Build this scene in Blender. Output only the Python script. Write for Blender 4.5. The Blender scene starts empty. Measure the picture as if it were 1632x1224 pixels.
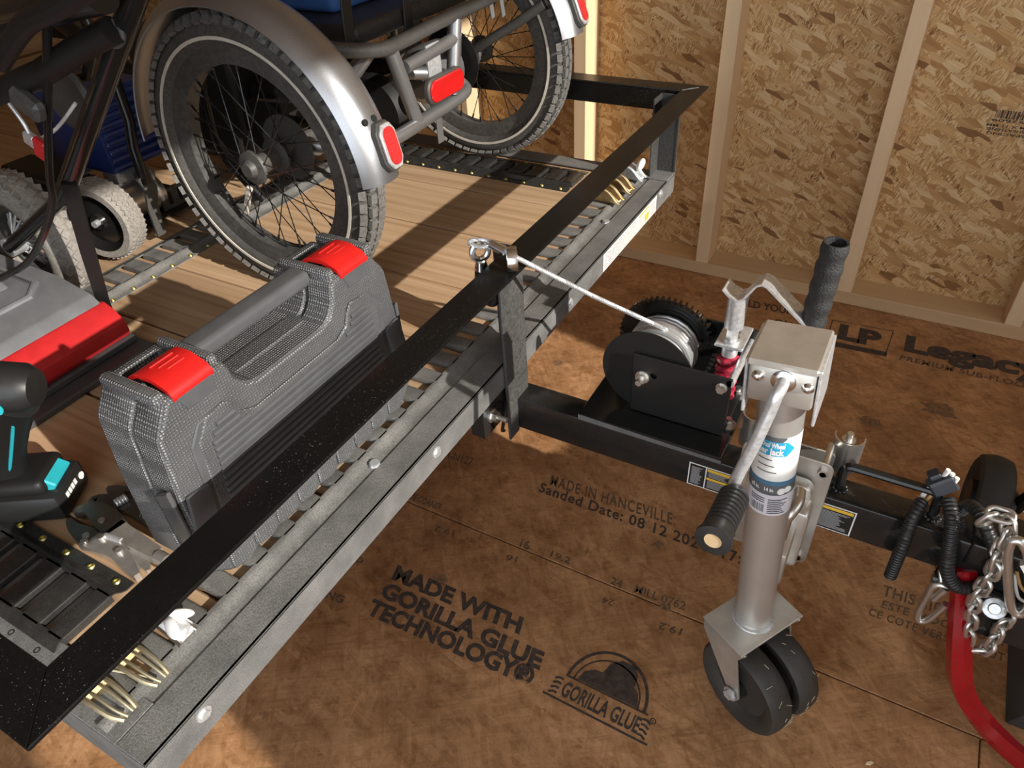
import bpy, bmesh, math, random
from mathutils import Vector, Matrix

random.seed(7)
R = math.radians
PI = math.pi
scene = bpy.context.scene
COL = scene.collection

# ------------------------------------------------------------------ camera
FPX = 1146.75
CAM = Vector((0.5935, -0.9858, 1.1638))
CX = Vector((0.8725887, 0.4854947, -0.0537011))      # image right, in world
CY = Vector((0.2693633, -0.5699926, -0.7762422))     # image down
CZ = Vector((-0.4074707, 0.6628751, -0.6281435))     # viewing direction
cam_d = bpy.data.cameras.new('camera')
cam_d.sensor_width = 36.0
cam_d.lens = FPX / 1632 * 36.0
cam_d.clip_start = 0.02
cam = bpy.data.objects.new('camera', cam_d)
COL.objects.link(cam)
m = Matrix.Identity(4)
for i in range(3):
    m[i][0] = CX[i]; m[i][1] = -CY[i]; m[i][2] = -CZ[i]; m[i][3] = CAM[i]
cam.matrix_world = m
scene.camera = cam

# ------------------------------------------------------------------ light
SUN_DIR = Vector((-2.2, 0.43, -1.0)).normalized()
sd = bpy.data.lights.new('sun_offscreen', 'SUN')
sd.energy = 6.2
sd.angle = R(0.6)
sd.color = (1.0, 0.95, 0.87)
sun = bpy.data.objects.new('sun_offscreen', sd)
COL.objects.link(sun)
sun.rotation_mode = 'QUATERNION'
sun.rotation_quaternion = SUN_DIR.to_track_quat('-Z', 'Y')
sun.location = (4, -1, 3)

world = bpy.data.worlds.new('sky')
scene.world = world
world.use_nodes = True
bg = world.node_tree.nodes['Background']
bg.inputs[0].default_value = (0.86, 0.93, 1.0, 1)
bg.inputs[1].default_value = 2.5

vs = scene.view_settings
vs.view_transform = 'Standard'
vs.look = 'None'
vs.exposure = 0.0
vs.gamma = 1.0
vs.use_curve_mapping = False

# ------------------------------------------------------------------ helpers
def V(*a):
    return Vector(a[0]) if len(a) == 1 else Vector(a)

def ray(u, v):
    return CX * ((u - 816) / FPX) + CY * ((v - 612) / FPX) + CZ

def at(u, v, axis, val):
    """point of the scene seen at photo pixel (u, v) on a plane x/y/z = val"""
    i = 'xyz'.index(axis)
    r = ray(u, v)
    return CAM + r * ((val - CAM[i]) / r[i])

ORIG = {}

def finish(o, label=None, cat=None, group=None, kind=None):
    if label: o['label'] = label
    if cat: o['category'] = cat
    if group: o['group'] = group
    if kind: o['kind'] = kind
    return o

def empty(name, loc, label=None, cat=None, group=None, kind=None):
    o = bpy.data.objects.new(name, None)
    COL.objects.link(o)
    o.location = loc
    o.empty_display_size = 0.05
    ORIG[o.name] = Vector(loc)
    return finish(o, label, cat, group, kind)

def frame_of(axis):
    a = Vector(axis).normalized()
    h = Vector((0, 0, 1)) if abs(a.z) < 0.9 else Vector((1, 0, 0))
    u = h.cross(a).normalized()
    v = a.cross(u)
    return u, v, a

def rotm(rx=0, ry=0, rz=0):
    return (Matrix.Rotation(rz, 3, 'Z') @ Matrix.Rotation(ry, 3, 'Y') @ Matrix.Rotation(rx, 3, 'X'))

class MB:
    def __init__(s):
        s.v = []; s.f = []
    def add(s, vs_, fs):
        o = len(s.v)
        s.v += [Vector(p) for p in vs_]
        s.f += [[i + o for i in f] for f in fs]
        return s
    def bm(s, b, mat=None):
        b.verts.ensure_lookup_table()
        b.verts.index_update()
        vs_ = [(mat @ v.co if mat else v.co.copy()) for v in b.verts]
        s.add(vs_, [[v.index for v in f.verts] for f in b.faces])
        b.free()
        return s
    def box(s, c, size, rot=None, bev=0.0, seg=1):
        b = bmesh.new()
        bmesh.ops.create_cube(b, size=1.0)
        for v in b.verts:
            v.co = Vector((v.co.x * size[0], v.co.y * size[1], v.co.z * size[2]))
        if bev > 0:
            bev = min(bev, min(size) * 0.49)
            bmesh.ops.bevel(b, geom=list(b.edges), offset=bev, segments=seg, affect='EDGES', profile=0.5)
        mt = Matrix.Translation(Vector(c)) @ (rot.to_4x4() if rot else Matrix.Identity(4))
        return s.bm(b, mt)
    def bx(s, x0, x1, y0, y1, z0, z1, bev=0.0, seg=1):
        return s.box(((x0 + x1) / 2, (y0 + y1) / 2, (z0 + z1) / 2), (abs(x1 - x0), abs(y1 - y0), abs(z1 - z0)), None, bev, seg)
    def cyl(s, p1, p2, r1, r2=None, n=16, cap=True, phase=0.0):
        r2 = r1 if r2 is None else r2
        p1 = Vector(p1); p2 = Vector(p2)
        u, v, a = frame_of(p2 - p1)
        vs_ = []
        for p, r in ((p1, r1), (p2, r2)):
            for i in range(n):
                t = 2 * PI * i / n + phase
                vs_.append(p + (u * math.cos(t) + v * math.sin(t)) * r)
        fs = [[i, (i + 1) % n, n + (i + 1) % n, n + i] for i in range(n)]
        if cap:
            fs += [list(range(n))[::-1], list(range(n, 2 * n))]
        return s.add(vs_, fs)
    def tube(s, pts, r, n=10, closed=False, cap=True, sect=None, up=None):
        pts = [Vector(p) for p in pts]
        N = len(pts)
        rs = r if isinstance(r, (list, tuple)) else [r] * N
        tans = []
        for i in range(N):
            if closed:
                t = pts[(i + 1) % N] - pts[i - 1]
            elif i == 0: t = pts[1] - pts[0]
            elif i == N - 1: t = pts[-1] - pts[-2]
            else: t = (pts[i + 1] - pts[i]).normalized() + (pts[i] - pts[i - 1]).normalized()
            tans.append(t.normalized())
        if up is not None:
            w = Vector(up); u = (w - tans[0] * w.dot(tans[0])).normalized()
        else:
            u = frame_of(tans[0])[0]
        if sect is None:
            sect = [(math.cos(2 * PI * k / n), math.sin(2 * PI * k / n)) for k in range(n)]
        n = len(sect)
        vs_ = []
        for i in range(N):
            if up is not None:
                w = Vector(up)
                q = w - tans[i] * w.dot(tans[i])
                u = q.normalized() if q.length > 1e-6 else u
            else:
                u = (u - tans[i] * u.dot(tans[i])).normalized()
            v = tans[i].cross(u)
            for (a, b) in sect:
                vs_.append(pts[i] + (u * a + v * b) * rs[i])
        fs = []
        for i in range(N if closed else N - 1):
            j = (i + 1) % N
            for k in range(n):
                l = (k + 1) % n
                fs.append([i * n + k, i * n + l, j * n + l, j * n + k])
        if cap and not closed:
            fs += [list(range(n))[::-1], [(N - 1) * n + k for k in range(n)]]
        return s.add(vs_, fs)
    def lathe(s, prof, o, axis, n=32, a0=0.0, a1=2 * PI, u=None, closed_prof=False):
        o = Vector(o)
        if u is None:
            u, v, a = frame_of(axis)
        else:
            a = Vector(axis).normalized(); u = Vector(u).normalized(); v = a.cross(u)
        full = abs((a1 - a0) - 2 * PI) < 1e-6
        cnt = n if full else n + 1
        P = len(prof)
        vs_ = []
        for i in range(cnt):
            t = a0 + (a1 - a0) * i / n
            d = u * math.cos(t) + v * math.sin(t)
            for (r, h) in prof:
                vs_.append(o + d * r + a * h)
        fs = []
        for i in range(n):
            j = (i + 1) % cnt
            for k in range(P if closed_prof else P - 1):
                l = (k + 1) % P
                fs.append([i * P + k, j * P + k, j * P + l, i * P + l])
        if closed_prof and not full:
            fs.append(list(range(P)))
            fs.append([n * P + k for k in range(P)][::-1])
        return s.add(vs_, fs)
    def prism(s, outl, o, u, v, depth, bev=0.0, seg=1):
        """outline in (u, v) at o, extruded by depth along u x v"""
        o = Vector(o); u = Vector(u).normalized(); v = Vector(v).normalized(); w = u.cross(v)
        b = bmesh.new()
        bot = [b.verts.new(o + u * a + v * c) for a, c in outl]
        f = b.faces.new(bot)
        ex = bmesh.ops.extrude_face_region(b, geom=[f])
        for e in ex['geom']:
            if isinstance(e, bmesh.types.BMVert):
                e.co += w * depth
        bmesh.ops.recalc_face_normals(b, faces=list(b.faces))
        if bev > 0:
            eds = [e for e in b.edges if len(e.link_faces) == 2 and e.calc_face_angle(0) > R(20)]
            bmesh.ops.bevel(b, geom=eds, offset=bev, segments=seg, affect='EDGES', profile=0.5, clamp_overlap=True)
        return s.bm(b)
    def torus(s, c, axis, Rr, r, n=24, m_=10):
        prof = [(Rr + r * math.cos(2 * PI * k / m_), r * math.sin(2 * PI * k / m_)) for k in range(m_)]
        return s.lathe(prof, c, axis, n, closed_prof=True)
    def ball(s, c, r, n=12, sc=(1, 1, 1), rot=None):
        b = bmesh.new()
        bmesh.ops.create_uvsphere(b, u_segments=n, v_segments=max(6, n // 2), radius=r)
        mt = Matrix.Translation(Vector(c)) @ (rot.to_4x4() if rot else Matrix.Identity(4)) @ Matrix.Diagonal((sc[0], sc[1], sc[2], 1))
        return s.bm(b, mt)
    def build(s, name, mat, parent=None, angle=35, label=None, cat=None, group=None, kind=None, origin=None):
        if parent is not None:
            og = ORIG[parent.name]
        else:
            og = Vector(origin) if origin is not None else Vector((0, 0, 0))
        me = bpy.data.meshes.new(name)
        me.from_pydata([tuple(p - og) for p in s.v], [], s.f)
        me.update()
        b = bmesh.new(); b.from_mesh(me)
        bmesh.ops.recalc_face_normals(b, faces=list(b.faces))
        b.to_mesh(me); b.free()
        me.materials.append(mat)
        if angle:
            me.shade_smooth()
            me.set_sharp_from_angle(angle=R(angle))
        o = bpy.data.objects.new(name, me)
        COL.objects.link(o)
        if parent is not None:
            o.parent = parent
        else:
            o.location = og
        ORIG[o.name] = og
        return finish(o, label, cat, group, kind)

def share(src, name, offset, parent, label=None, rot=None):
    """another object with the same mesh, moved by offset"""
    o = bpy.data.objects.new(name, src.data)
    COL.objects.link(o)
    o.parent = parent
    o.location = Vector(offset)
    if rot: o.rotation_euler = rot
    ORIG[o.name] = ORIG[parent.name]
    if label: o['label'] = label
    return o

def cut(obj, cutter):
    """open a real hole or recess in obj where the MB cutter is"""
    me = bpy.data.meshes.new('cutter')
    og = ORIG[obj.name]
    me.from_pydata([tuple(p - og) for p in cutter.v], [], cutter.f); me.update()
    b = bmesh.new(); b.from_mesh(me); bmesh.ops.recalc_face_normals(b, faces=list(b.faces)); b.to_mesh(me); b.free()
    co = bpy.data.objects.new('cutter', me); COL.objects.link(co)
    if obj.parent: co.parent = obj.parent
    co.location = obj.location
    md = obj.modifiers.new('cut', 'BOOLEAN'); md.operation = 'DIFFERENCE'; md.solver = 'EXACT'; md.object = co
    bpy.context.view_layer.update()
    nm = bpy.data.meshes.new_from_object(obj.evaluated_get(bpy.context.evaluated_depsgraph_get()))
    obj.modifiers.clear(); obj.data = nm
    bpy.data.objects.remove(co); bpy.data.meshes.remove(me)
    while len(nm.materials) > 1: nm.materials.pop()
    for p in nm.polygons: p.material_index = 0
    return obj

def arc(c, r, a0, a1, n, u, v):
    c = Vector(c); u = Vector(u); v = Vector(v)
    return [c + (u * math.cos(a0 + (a1 - a0) * i / n) + v * math.sin(a0 + (a1 - a0) * i / n)) * r for i in range(n + 1)]

def smooth_path(pts, n=6):
    pts = [Vector(p) for p in pts]
    P = [pts[0]] + pts + [pts[-1]]
    out = []
    for i in range(1, len(P) - 2):
        for k in range(n):
            t = k / n
            a, b, c, d = P[i - 1], P[i], P[i + 1], P[i + 2]
            out.append(0.5 * ((2 * b) + (c - a) * t + (2 * a - 5 * b + 4 * c - d) * t * t + (3 * b - a - 3 * c + d) * t ** 3))
    out.append(pts[-1])
    return out

def rounded(w, h, r, n=5):
    out = []
    for (cx, cy, a) in ((w / 2 - r, h / 2 - r, 0), (-w / 2 + r, h / 2 - r, 90), (-w / 2 + r, -h / 2 + r, 180), (w / 2 - r, -h / 2 + r, 270)):
        for k in range(n + 1):
            t = R(a + 90 * k / n)
            out.append((cx + r * math.cos(t), cy + r * math.sin(t)))
    return out

# ------------------------------------------------------------------ materials
def new_mat(name):
    mt = bpy.data.materials.new(name)
    mt.use_nodes = True
    nt = mt.node_tree
    return mt, nt, nt.nodes['Principled BSDF']

def nd(nt, typ, **kw):
    n = nt.nodes.new(typ)
    for k, v in kw.items():
        setattr(n, k, v)
    return n

def ramp(nt, stops, fac=None, interp='LINEAR'):
    n = nt.nodes.new('ShaderNodeValToRGB')
    n.color_ramp.interpolation = interp
    el = n.color_ramp.elements
    while len(el) > len(stops): el.remove(el[-1])
    while len(el) < len(stops): el.new(0.5)
    for e, (p, c) in zip(el, stops):
        e.position = p
        e.color = (c[0], c[1], c[2], 1) if not isinstance(c, (int, float)) else (c, c, c, 1)
    if fac is not None: nt.links.new(fac, n.inputs[0])
    return n

def coords(nt, scale=(1, 1, 1), rot=(0, 0, 0), loc=(0, 0, 0)):
    tc = nt.nodes.new('ShaderNodeTexCoord')
    mp = nt.nodes.new('ShaderNodeMapping')
    mp.inputs['Scale'].default_value = scale
    mp.inputs['Rotation'].default_value = rot
    mp.inputs['Location'].default_value = loc
    nt.links.new(tc.outputs['Object'], mp.inputs[0])
    return mp.outputs[0]

def mixc(nt, fac, a, b, typ='MIX'):
    n = nt.nodes.new('ShaderNodeMix')
    n.data_type = 'RGBA'; n.blend_type = typ
    for i, x in ((0, fac), (6, a), (7, b)):
        if isinstance(x, (int, float)): n.inputs[i].default_value = x
        elif isinstance(x, tuple): n.inputs[i].default_value = (x[0], x[1], x[2], 1)
        else: nt.links.new(x, n.inputs[i])
    return n.outputs[2]

def noise(nt, vec, scale, detail=4, rough=0.55):
    n = nt.nodes.new('ShaderNodeTexNoise')
    n.inputs['Scale'].default_value = scale
    n.inputs['Detail'].default_value = detail
    n.inputs['Roughness'].default_value = rough
    if vec is not None: nt.links.new(vec, n.inputs['Vector'])
    return n.outputs[0]

def bump(nt, bs, h, strength, dist=0.001):
    n = nt.nodes.new('ShaderNodeBump')
    n.inputs['Strength'].default_value = strength
    n.inputs['Distance'].default_value = dist
    nt.links.new(h, n.inputs['Height'])
    nt.links.new(n.outputs[0], bs.inputs['Normal'])

def plain(name, col, rough=0.5, metal=0.0, var=0.12, vscale=30, bstr=0.0, bscale=200, coat=0.0, dust=0.0, dustcol=(0.34, 0.32, 0.29), dscale=60, spec=None, speck=0.0):
    mt, nt, bs = new_mat(name)
    vec = coords(nt)
    n = noise(nt, vec, vscale)
    a = tuple(c * (1 - var) for c in col); b = tuple(min(1, c * (1 + var)) for c in col)
    c = ramp(nt, [(0.3, a), (0.7, b)], n).outputs[0]
    if dust > 0:
        dn = noise(nt, vec, dscale * 6, 4, 0.75)
        dn2 = noise(nt, vec, dscale * 0.16, 5, 0.6)
        mm = nd(nt, 'ShaderNodeMath', operation='MULTIPLY')
        nt.links.new(ramp(nt, [(0.36, 0.25), (0.62, 1.0)], dn).outputs[0], mm.inputs[0])
        nt.links.new(ramp(nt, [(0.30, 0.35), (0.70, 1.0)], dn2).outputs[0], mm.inputs[1])
        m2 = nd(nt, 'ShaderNodeMath', operation='MULTIPLY')
        nt.links.new(mm.outputs[0], m2.inputs[0]); m2.inputs[1].default_value = dust
        c = mixc(nt, m2.outputs[0], c, dustcol)
        rr = nd(nt, 'ShaderNodeMapRange')
        nt.links.new(m2.outputs[0], rr.inputs[0])
        rr.inputs[3].default_value = rough; rr.inputs[4].default_value = 0.95
        nt.links.new(rr.outputs[0], bs.inputs['Roughness'])
    else:
        bs.inputs['Roughness'].default_value = rough
    if speck > 0:
        sn = noise(nt, vec, 620, 2, 0.5); sb = noise(nt, vec, 7, 3, 0.6)
        mm = nd(nt, 'ShaderNodeMath', operation='MULTIPLY')
        nt.links.new(ramp(nt, [(0.70, 0.0), (0.74, speck)], sn).outputs[0], mm.inputs[0])
        nt.links.new(ramp(nt, [(0.46, 0.0), (0.66, 1.0)], sb).outputs[0], mm.inputs[1])
        c = mixc(nt, mm.outputs[0], c, (0.5, 0.48, 0.45))
    nt.links.new(c, bs.inputs['Base Color'])
    bs.inputs['Metallic'].default_value = metal
    if coat: bs.inputs['Coat Weight'].default_value = coat; bs.inputs['Coat Roughness'].default_value = 0.08
    if spec is not None: bs.inputs['Specular IOR Level'].default_value = spec
    if bstr > 0:
        bump(nt, bs, noise(nt, vec, bscale, 3), bstr, 0.002)
    return mt

def osb(name, plane, tones, stretch=9.0, size=38.0, dark=(0.20, 0.10, 0.04), rough=0.75, layers=5, fine=True, mixw=1.0, stain=None, darkat=0.90):
    """oriented strand board: layers of long chips at several angles"""
    mt, nt, bs = new_mat(name)
    tc = nt.nodes.new('ShaderNodeTexCoord')
    src = tc.outputs['Object']
    if plane == 'xz':
        sep = nt.nodes.new('ShaderNodeSeparateXYZ'); cmb = nt.nodes.new('ShaderNodeCombineXYZ')
        nt.links.new(src, sep.inputs[0])
        nt.links.new(sep.outputs[0], cmb.inputs[0]); nt.links.new(sep.outputs[2], cmb.inputs[1])
        src = cmb.outputs[0]
    col = None
    hgt = None
    wob = nt.nodes.new('ShaderNodeTexNoise'); wob.inputs['Scale'].default_value = 9; wob.inputs['Detail'].default_value = 2
    nt.links.new(src, wob.inputs['Vector'])
    for i in range(layers):
        ang = [12, 77, 141, -35, 52, 108, 25][i % 7]
        mp = nt.nodes.new('ShaderNodeMapping')
        mp.inputs['Rotation'].default_value = (0, 0, R(ang))
        mp.inputs['Location'].default_value = (3.1 * i, 1.7 * i, 0)
        nt.links.new(src, mp.inputs[0])
        w = nt.nodes.new('ShaderNodeVectorMath'); w.operation = 'SCALE'
        nt.links.new(wob.outputs[1], w.inputs[0]); w.inputs['Scale'].default_value = 0.012
        ad = nt.nodes.new('ShaderNodeVectorMath'); ad.operation = 'ADD'
        nt.links.new(mp.outputs[0], ad.inputs[0]); nt.links.new(w.outputs[0], ad.inputs[1])
        mp2 = nt.nodes.new('ShaderNodeMapping')
        mp2.inputs['Scale'].default_value = (1.0, [4.2, 6.5, 3.0, 8.5, 5.0, 11, 3.6][i % 7] * stretch / 6.0, 1)
        nt.links.new(ad.outputs[0], mp2.inputs[0])
        vo = nt.nodes.new('ShaderNodeTexVoronoi')
        vo.voronoi_dimensions = '2D'
        vo.inputs['Scale'].default_value = size * [0.26, 0.34, 0.22, 0.45, 0.30, 0.6, 0.28][i % 7]
        vo.inputs['Randomness'].default_value = 1.0
        nt.links.new(mp2.outputs[0], vo.inputs['Vector'])
        s2 = nt.nodes.new('ShaderNodeSeparateColor')
        nt.links.new(vo.outputs['Color'], s2.inputs[0])
        st = []
        for k, t in enumerate(tones): st.append((k / len(tones), t))
        st.append((darkat, dark))
        cr = ramp(nt, st, s2.outputs[0], 'CONSTANT')
        # grain along the chip
        gm = nt.nodes.new('ShaderNodeMapping'); gm.inputs['Scale'].default_value = (14, 240, 1)
        nt.links.new(mp.outputs[0], gm.inputs[0])
        gn = noise(nt, gm.outputs[0], 1.0, 3, 0.6)
        cc = mixc(nt, 1.0, cr.outputs[0], ramp(nt, [(0.3, 0.80), (0.7, 1.12)], gn).outputs[0], 'MULTIPLY')
        if col is None:
            col = cc; hgt = s2.outputs[2]
        else:
            msk = ramp(nt, [(0.0, 0.0), (0.56, mixw)], s2.outputs[1], 'CONSTANT').outputs[0]
            col = mixc(nt, msk, col, cc)
            hm = nt.nodes.new('ShaderNodeMix'); hm.data_type = 'FLOAT'
            nt.links.new(msk, hm.inputs[0]); nt.links.new(hgt, hm.inputs[2]); nt.links.new(s2.outputs[2], hm.inputs[3])
            hgt = hm.outputs[0]
    if stain:
        n1 = noise(nt, src, 5.5, 6, 0.65)
        col = mixc(nt, 1.0, col, ramp(nt, [(0.34, stain), (0.62, (1.12, 1.1, 1.06))], n1).outputs[0], 'MULTIPLY')
        n2 = noise(nt, src, 30, 6, 0.7)
        col = mixc(nt, 1.0, col, ramp(nt, [(0.30, (0.62, 0.56, 0.5)), (0.52, (1.0, 1.0, 1.0))], n2).outputs[0], 'MULTIPLY')
    nt.links.new(col, bs.inputs['Base Color'])
    bs.inputs['Roughness'].default_value = rough
    bs.inputs['Specular IOR Level'].default_value = 0.35
    bump(nt, bs, hgt, 0.35, 0.0012)
    return mt

def lumber(name, c1, c2, along='x', scale=1.0, rough=0.7, knots=True):
    mt, nt, bs = new_mat(name)
    sc = {'x': (1.2, 34, 34), 'y': (34, 1.2, 34), 'z': (34, 34, 1.2)}[along]
    oi = nt.nodes.new('ShaderNodeObjectInfo')
    tc = nt.nodes.new('ShaderNodeTexCoord')
    sh = nt.nodes.new('ShaderNodeVectorMath'); sh.operation = 'SCALE'
    cb = nt.nodes.new('ShaderNodeCombineXYZ')
    for k in range(3): nt.links.new(oi.outputs['Random'], cb.inputs[k])
    nt.links.new(cb.outputs[0], sh.inputs[0]); sh.inputs['Scale'].default_value = 13.0
    ad = nt.nodes.new('ShaderNodeVectorMath'); ad.operation = 'ADD'
    nt.links.new(tc.outputs['Object'], ad.inputs[0]); nt.links.new(sh.outputs[0], ad.inputs[1])
    mp = nt.nodes.new('ShaderNodeMapping')
    mp.inputs['Scale'].default_value = tuple(q * scale for q in sc)
    nt.links.new(ad.outputs[0], mp.inputs[0])
    n = noise(nt, mp.outputs[0], 1.0, 5, 0.6)
    wv = nt.nodes.new('ShaderNodeTexWave')
    wv.wave_type = 'BANDS'; wv.bands_direction = {'x': 'Y', 'y': 'X', 'z': 'X'}[along]
    mp3 = nt.nodes.new('ShaderNodeMapping')
    mp3.inputs['Scale'].default_value = tuple(q * scale * 0.2 for q in sc)
    nt.links.new(ad.outputs[0], mp3.inputs[0]); nt.links.new(mp3.outputs[0], wv.inputs['Vector'])
    wv.inputs['Scale'].default_value = 1.1; wv.inputs['Distortion'].default_value = 14.0
    wv.inputs['Detail'].default_value = 3; wv.inputs['Detail Scale'].default_value = 0.6
    c = ramp(nt, [(0.25, c2), (0.75, c1)], n).outputs[0]
    c = mixc(nt, 0.22, c, ramp(nt, [(0.1, c2), (0.55, c1)], wv.outputs[1]).outputs[0])
    tint = ramp(nt, [(0.0, 0.86), (1.0, 1.1)], oi.outputs['Random']).outputs[0]
    c = mixc(nt, 1.0, c, tint, 'MULTIPLY')
    if knots:
        vo = nt.nodes.new('ShaderNodeTexVoronoi'); vo.inputs['Scale'].default_value = 1.0
        mk = nt.nodes.new('ShaderNodeMapping')
        mk.inputs['Scale'].default_value = {'x': (3.0, 7, 7), 'y': (7, 3.0, 7), 'z': (7, 7, 3.0)}[along]
        nt.links.new(ad.outputs[0], mk.inputs[0]); nt.links.new(mk.outputs[0], vo.inputs['Vector'])
        c = mixc(nt, ramp(nt, [(0.035, 0.9), (0.075, 0.0)], vo.outputs[0]).outputs[0], c, (0.12, 0.06, 0.03))
    nt.links.new(c, bs.inputs['Base Color'])
    bs.inputs['Roughness'].default_value = rough
    bump(nt, bs, n, 0.25, 0.0015)
    return mt

def dotted(name, col, rough, scale=340.0, strength=0.9, tip=1.0):
    """moulded plastic with a raised dot texture"""
    mt, nt, bs = new_mat(name)
    vec = coords(nt)
    vo = nt.nodes.new('ShaderNodeTexVoronoi'); vo.inputs['Scale'].default_value = scale; vo.inputs['Randomness'].default_value = 0.15
    nt.links.new(vec, vo.inputs['Vector'])
    h = ramp(nt, [(0.1, 1.0), (0.6, 0.0)], vo.outputs[0]).outputs[0]
    n = noise(nt, vec, 18)
    c = ramp(nt, [(0.3, tuple(q * 0.85 for q in col)), (0.7, tuple(q * 1.15 for q in col))], n).outputs[0]
    if tip != 1.0:  # highlights on the dots painted in as a paler colour
        c = mixc(nt, ramp(nt, [(0.25, 1.0), (0.42, 0.0)], vo.outputs[0]).outputs[0], c, tuple(q * tip for q in col))
    nt.links.new(c, bs.inputs['Base Color'])
    bs.inputs['Roughness'].default_value = rough
    bump(nt, bs, h, strength, 0.0014)
    return mt

M = {}
M['osb_wall'] = osb('osb_wall', 'xz', [(0.62, 0.40, 0.19), (0.50, 0.29, 0.12), (0.70, 0.50, 0.27), (0.43, 0.235, 0.09), (0.58, 0.35, 0.15), (0.66, 0.45, 0.22)], stretch=5.0, size=98, dark=(0.26, 0.13, 0.05), layers=7, darkat=0.955)
M['osb_floor'] = osb('osb_floor', 'xy', [(0.47, 0.26, 0.13), (0.42, 0.225, 0.108), (0.52, 0.295, 0.15), (0.385, 0.20, 0.094)], stretch=9, size=60, dark=(0.34, 0.17, 0.07), layers=5, rough=0.6, mixw=0.5, stain=(0.66, 0.58, 0.5))
M['stud'] = lumber('stud_pine', (0.74, 0.55, 0.34), (0.66, 0.46, 0.27), 'z', 0.8, 0.65)
M['plate'] = lumber('plate_pine', (0.70, 0.49, 0.28), (0.62, 0.41, 0.22), 'x', 0.8, 0.65)
M['deck'] = lumber('deck_board', (0.64, 0.44, 0.27), (0.36, 0.21, 0.105), 'x', 1.5, 0.72)
M['osb_plain'] = osb('osb_shell', 'xz', [(0.5, 0.32, 0.16), (0.42, 0.25, 0.11), (0.56, 0.38, 0.2)], layers=3)
M['ceiling'] = plain('ceiling_board', (0.42, 0.30, 0.18), 0.8)
M['ink'] = plain('stamp_ink', (0.055, 0.04, 0.032), 0.75, var=0.5, vscale=90)
M['ink_soft'] = plain('stamp_ink_faded', (0.12, 0.075, 0.045), 0.75, var=0.4, vscale=120)
M['black_paint'] = plain('gloss_black_paint', (0.012, 0.012, 0.012), 0.14, dust=0.03, dscale=100, coat=0.0, bstr=0.03, bscale=40)
M['rail_paint'] = plain('rail_black_paint', (0.005, 0.005, 0.005), 0.22, dust=0.02, dscale=60, bstr=0.02, bscale=30, dustcol=(0.22, 0.21, 0.20), spec=0.22, speck=0.8)
M['dusty_frame'] = plain('dusty_frame_paint', (0.05, 0.05, 0.048), 0.6, dust=1.0, dscale=90, dustcol=(0.27, 0.26, 0.245), bstr=0.3, bscale=380)
M['dusty_face'] = plain('dusty_front_face', (0.05, 0.05, 0.05), 0.6, dust=1.0, dscale=120, dustcol=(0.23, 0.225, 0.215), bstr=0.3, bscale=420)
M['etrack'] = plain('etrack_black', (0.012, 0.012, 0.012), 0.22, dust=0.12, dscale=200)
M['etrack_dusty'] = plain('etrack_dusty', (0.04, 0.04, 0.038), 0.5, dust=0.95, dscale=110, dustcol=(0.30, 0.29, 0.27), bstr=0.2, bscale=300)
M['steel'] = plain('bare_steel', (0.68, 0.665, 0.63), 0.34, 0.95, var=0.1, vscale=40)
M['zinc'] = plain('zinc_plate', (0.70, 0.715, 0.73), 0.36, 0.65, var=0.2, vscale=160, bstr=0.06, bscale=300)
M['bright'] = plain('bright_zinc', (0.80, 0.80, 0.80), 0.22, 1.0, var=0.1)
M['gold'] = plain('yellow_zinc', (0.78, 0.60, 0.33), 0.3, 1.0, var=0.25, vscale=60)
M['screw'] = plain('yellow_screw', (0.75, 0.66, 0.25), 0.35, 1.0)
M['rubber'] = plain('black_rubber', (0.03, 0.028, 0.026), 0.7, var=0.2, bstr=0.25, bscale=300)
M['tyre'] = plain('tyre_rubber', (0.028, 0.027, 0.026), 0.66, dust=0.5, dscale=25, dustcol=(0.19, 0.17, 0.15), bstr=0.15, bscale=250)
M['tread'] = plain('tyre_tread', (0.06, 0.058, 0.055), 0.8, dust=1.0, dscale=30, dustcol=(0.24, 0.225, 0.205))
M['tyre_dust'] = plain('tyre_dusty', (0.16, 0.145, 0.13), 0.9, dust=1.0, dscale=30, dustcol=(0.36, 0.33, 0.29))
M['stripe'] = plain('reflective_stripe', (0.62, 0.58, 0.50), 0.5)
M['rim'] = plain('rim_black', (0.03, 0.03, 0.03), 0.4, dust=0.25, dscale=20)
M['silver'] = plain('silver_paint', (0.42, 0.43, 0.455), 0.36, 0.9, var=0.10, vscale=700, coat=0.25)
M['silver_tube'] = plain('silver_frame_paint', (0.30, 0.30, 0.305), 0.38, 0.75, var=0.05)
M['grey_tube'] = plain('dusty_grey_tube', (0.055, 0.052, 0.05), 0.45, 0.3, dust=0.4, dscale=40, dustcol=(0.2, 0.19, 0.17))
M['blk'] = plain('black_plastic', (0.014, 0.014, 0.014), 0.42)
M['blk_gloss'] = plain('black_gloss', (0.012, 0.012, 0.012), 0.18)
M['blk_matte'] = plain('black_matte', (0.010, 0.0095, 0.009), 0.5, spec=0.35)
M['foam'] = plain('black_textured_vinyl', (0.02, 0.02, 0.02), 0.42, bstr=0.9, bscale=260)
M['blue'] = plain('blue_plastic', (0.05, 0.13, 0.38), 0.45)
M['blue_engine'] = plain('blue_engine_shroud', (0.018, 0.035, 0.15), 0.4)
M['red_lens'] = dotted('red_reflector', (0.5, 0.008, 0.008), 0.3, 700, 0.6)
M['red'] = plain('red_plastic', (0.55, 0.012, 0.010), 0.38)
M['red_trim'] = plain('red_case_trim', (0.50, 0.02, 0.022), 0.42)
M['red_paint'] = plain('red_gloss_paint', (0.30, 0.003, 0.008), 0.16, coat=0.4)
M['red_grease'] = plain('red_grease', (0.42, 0.03, 0.06), 0.12, var=0.7, vscale=160, bstr=0.5, bscale=250)
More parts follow.
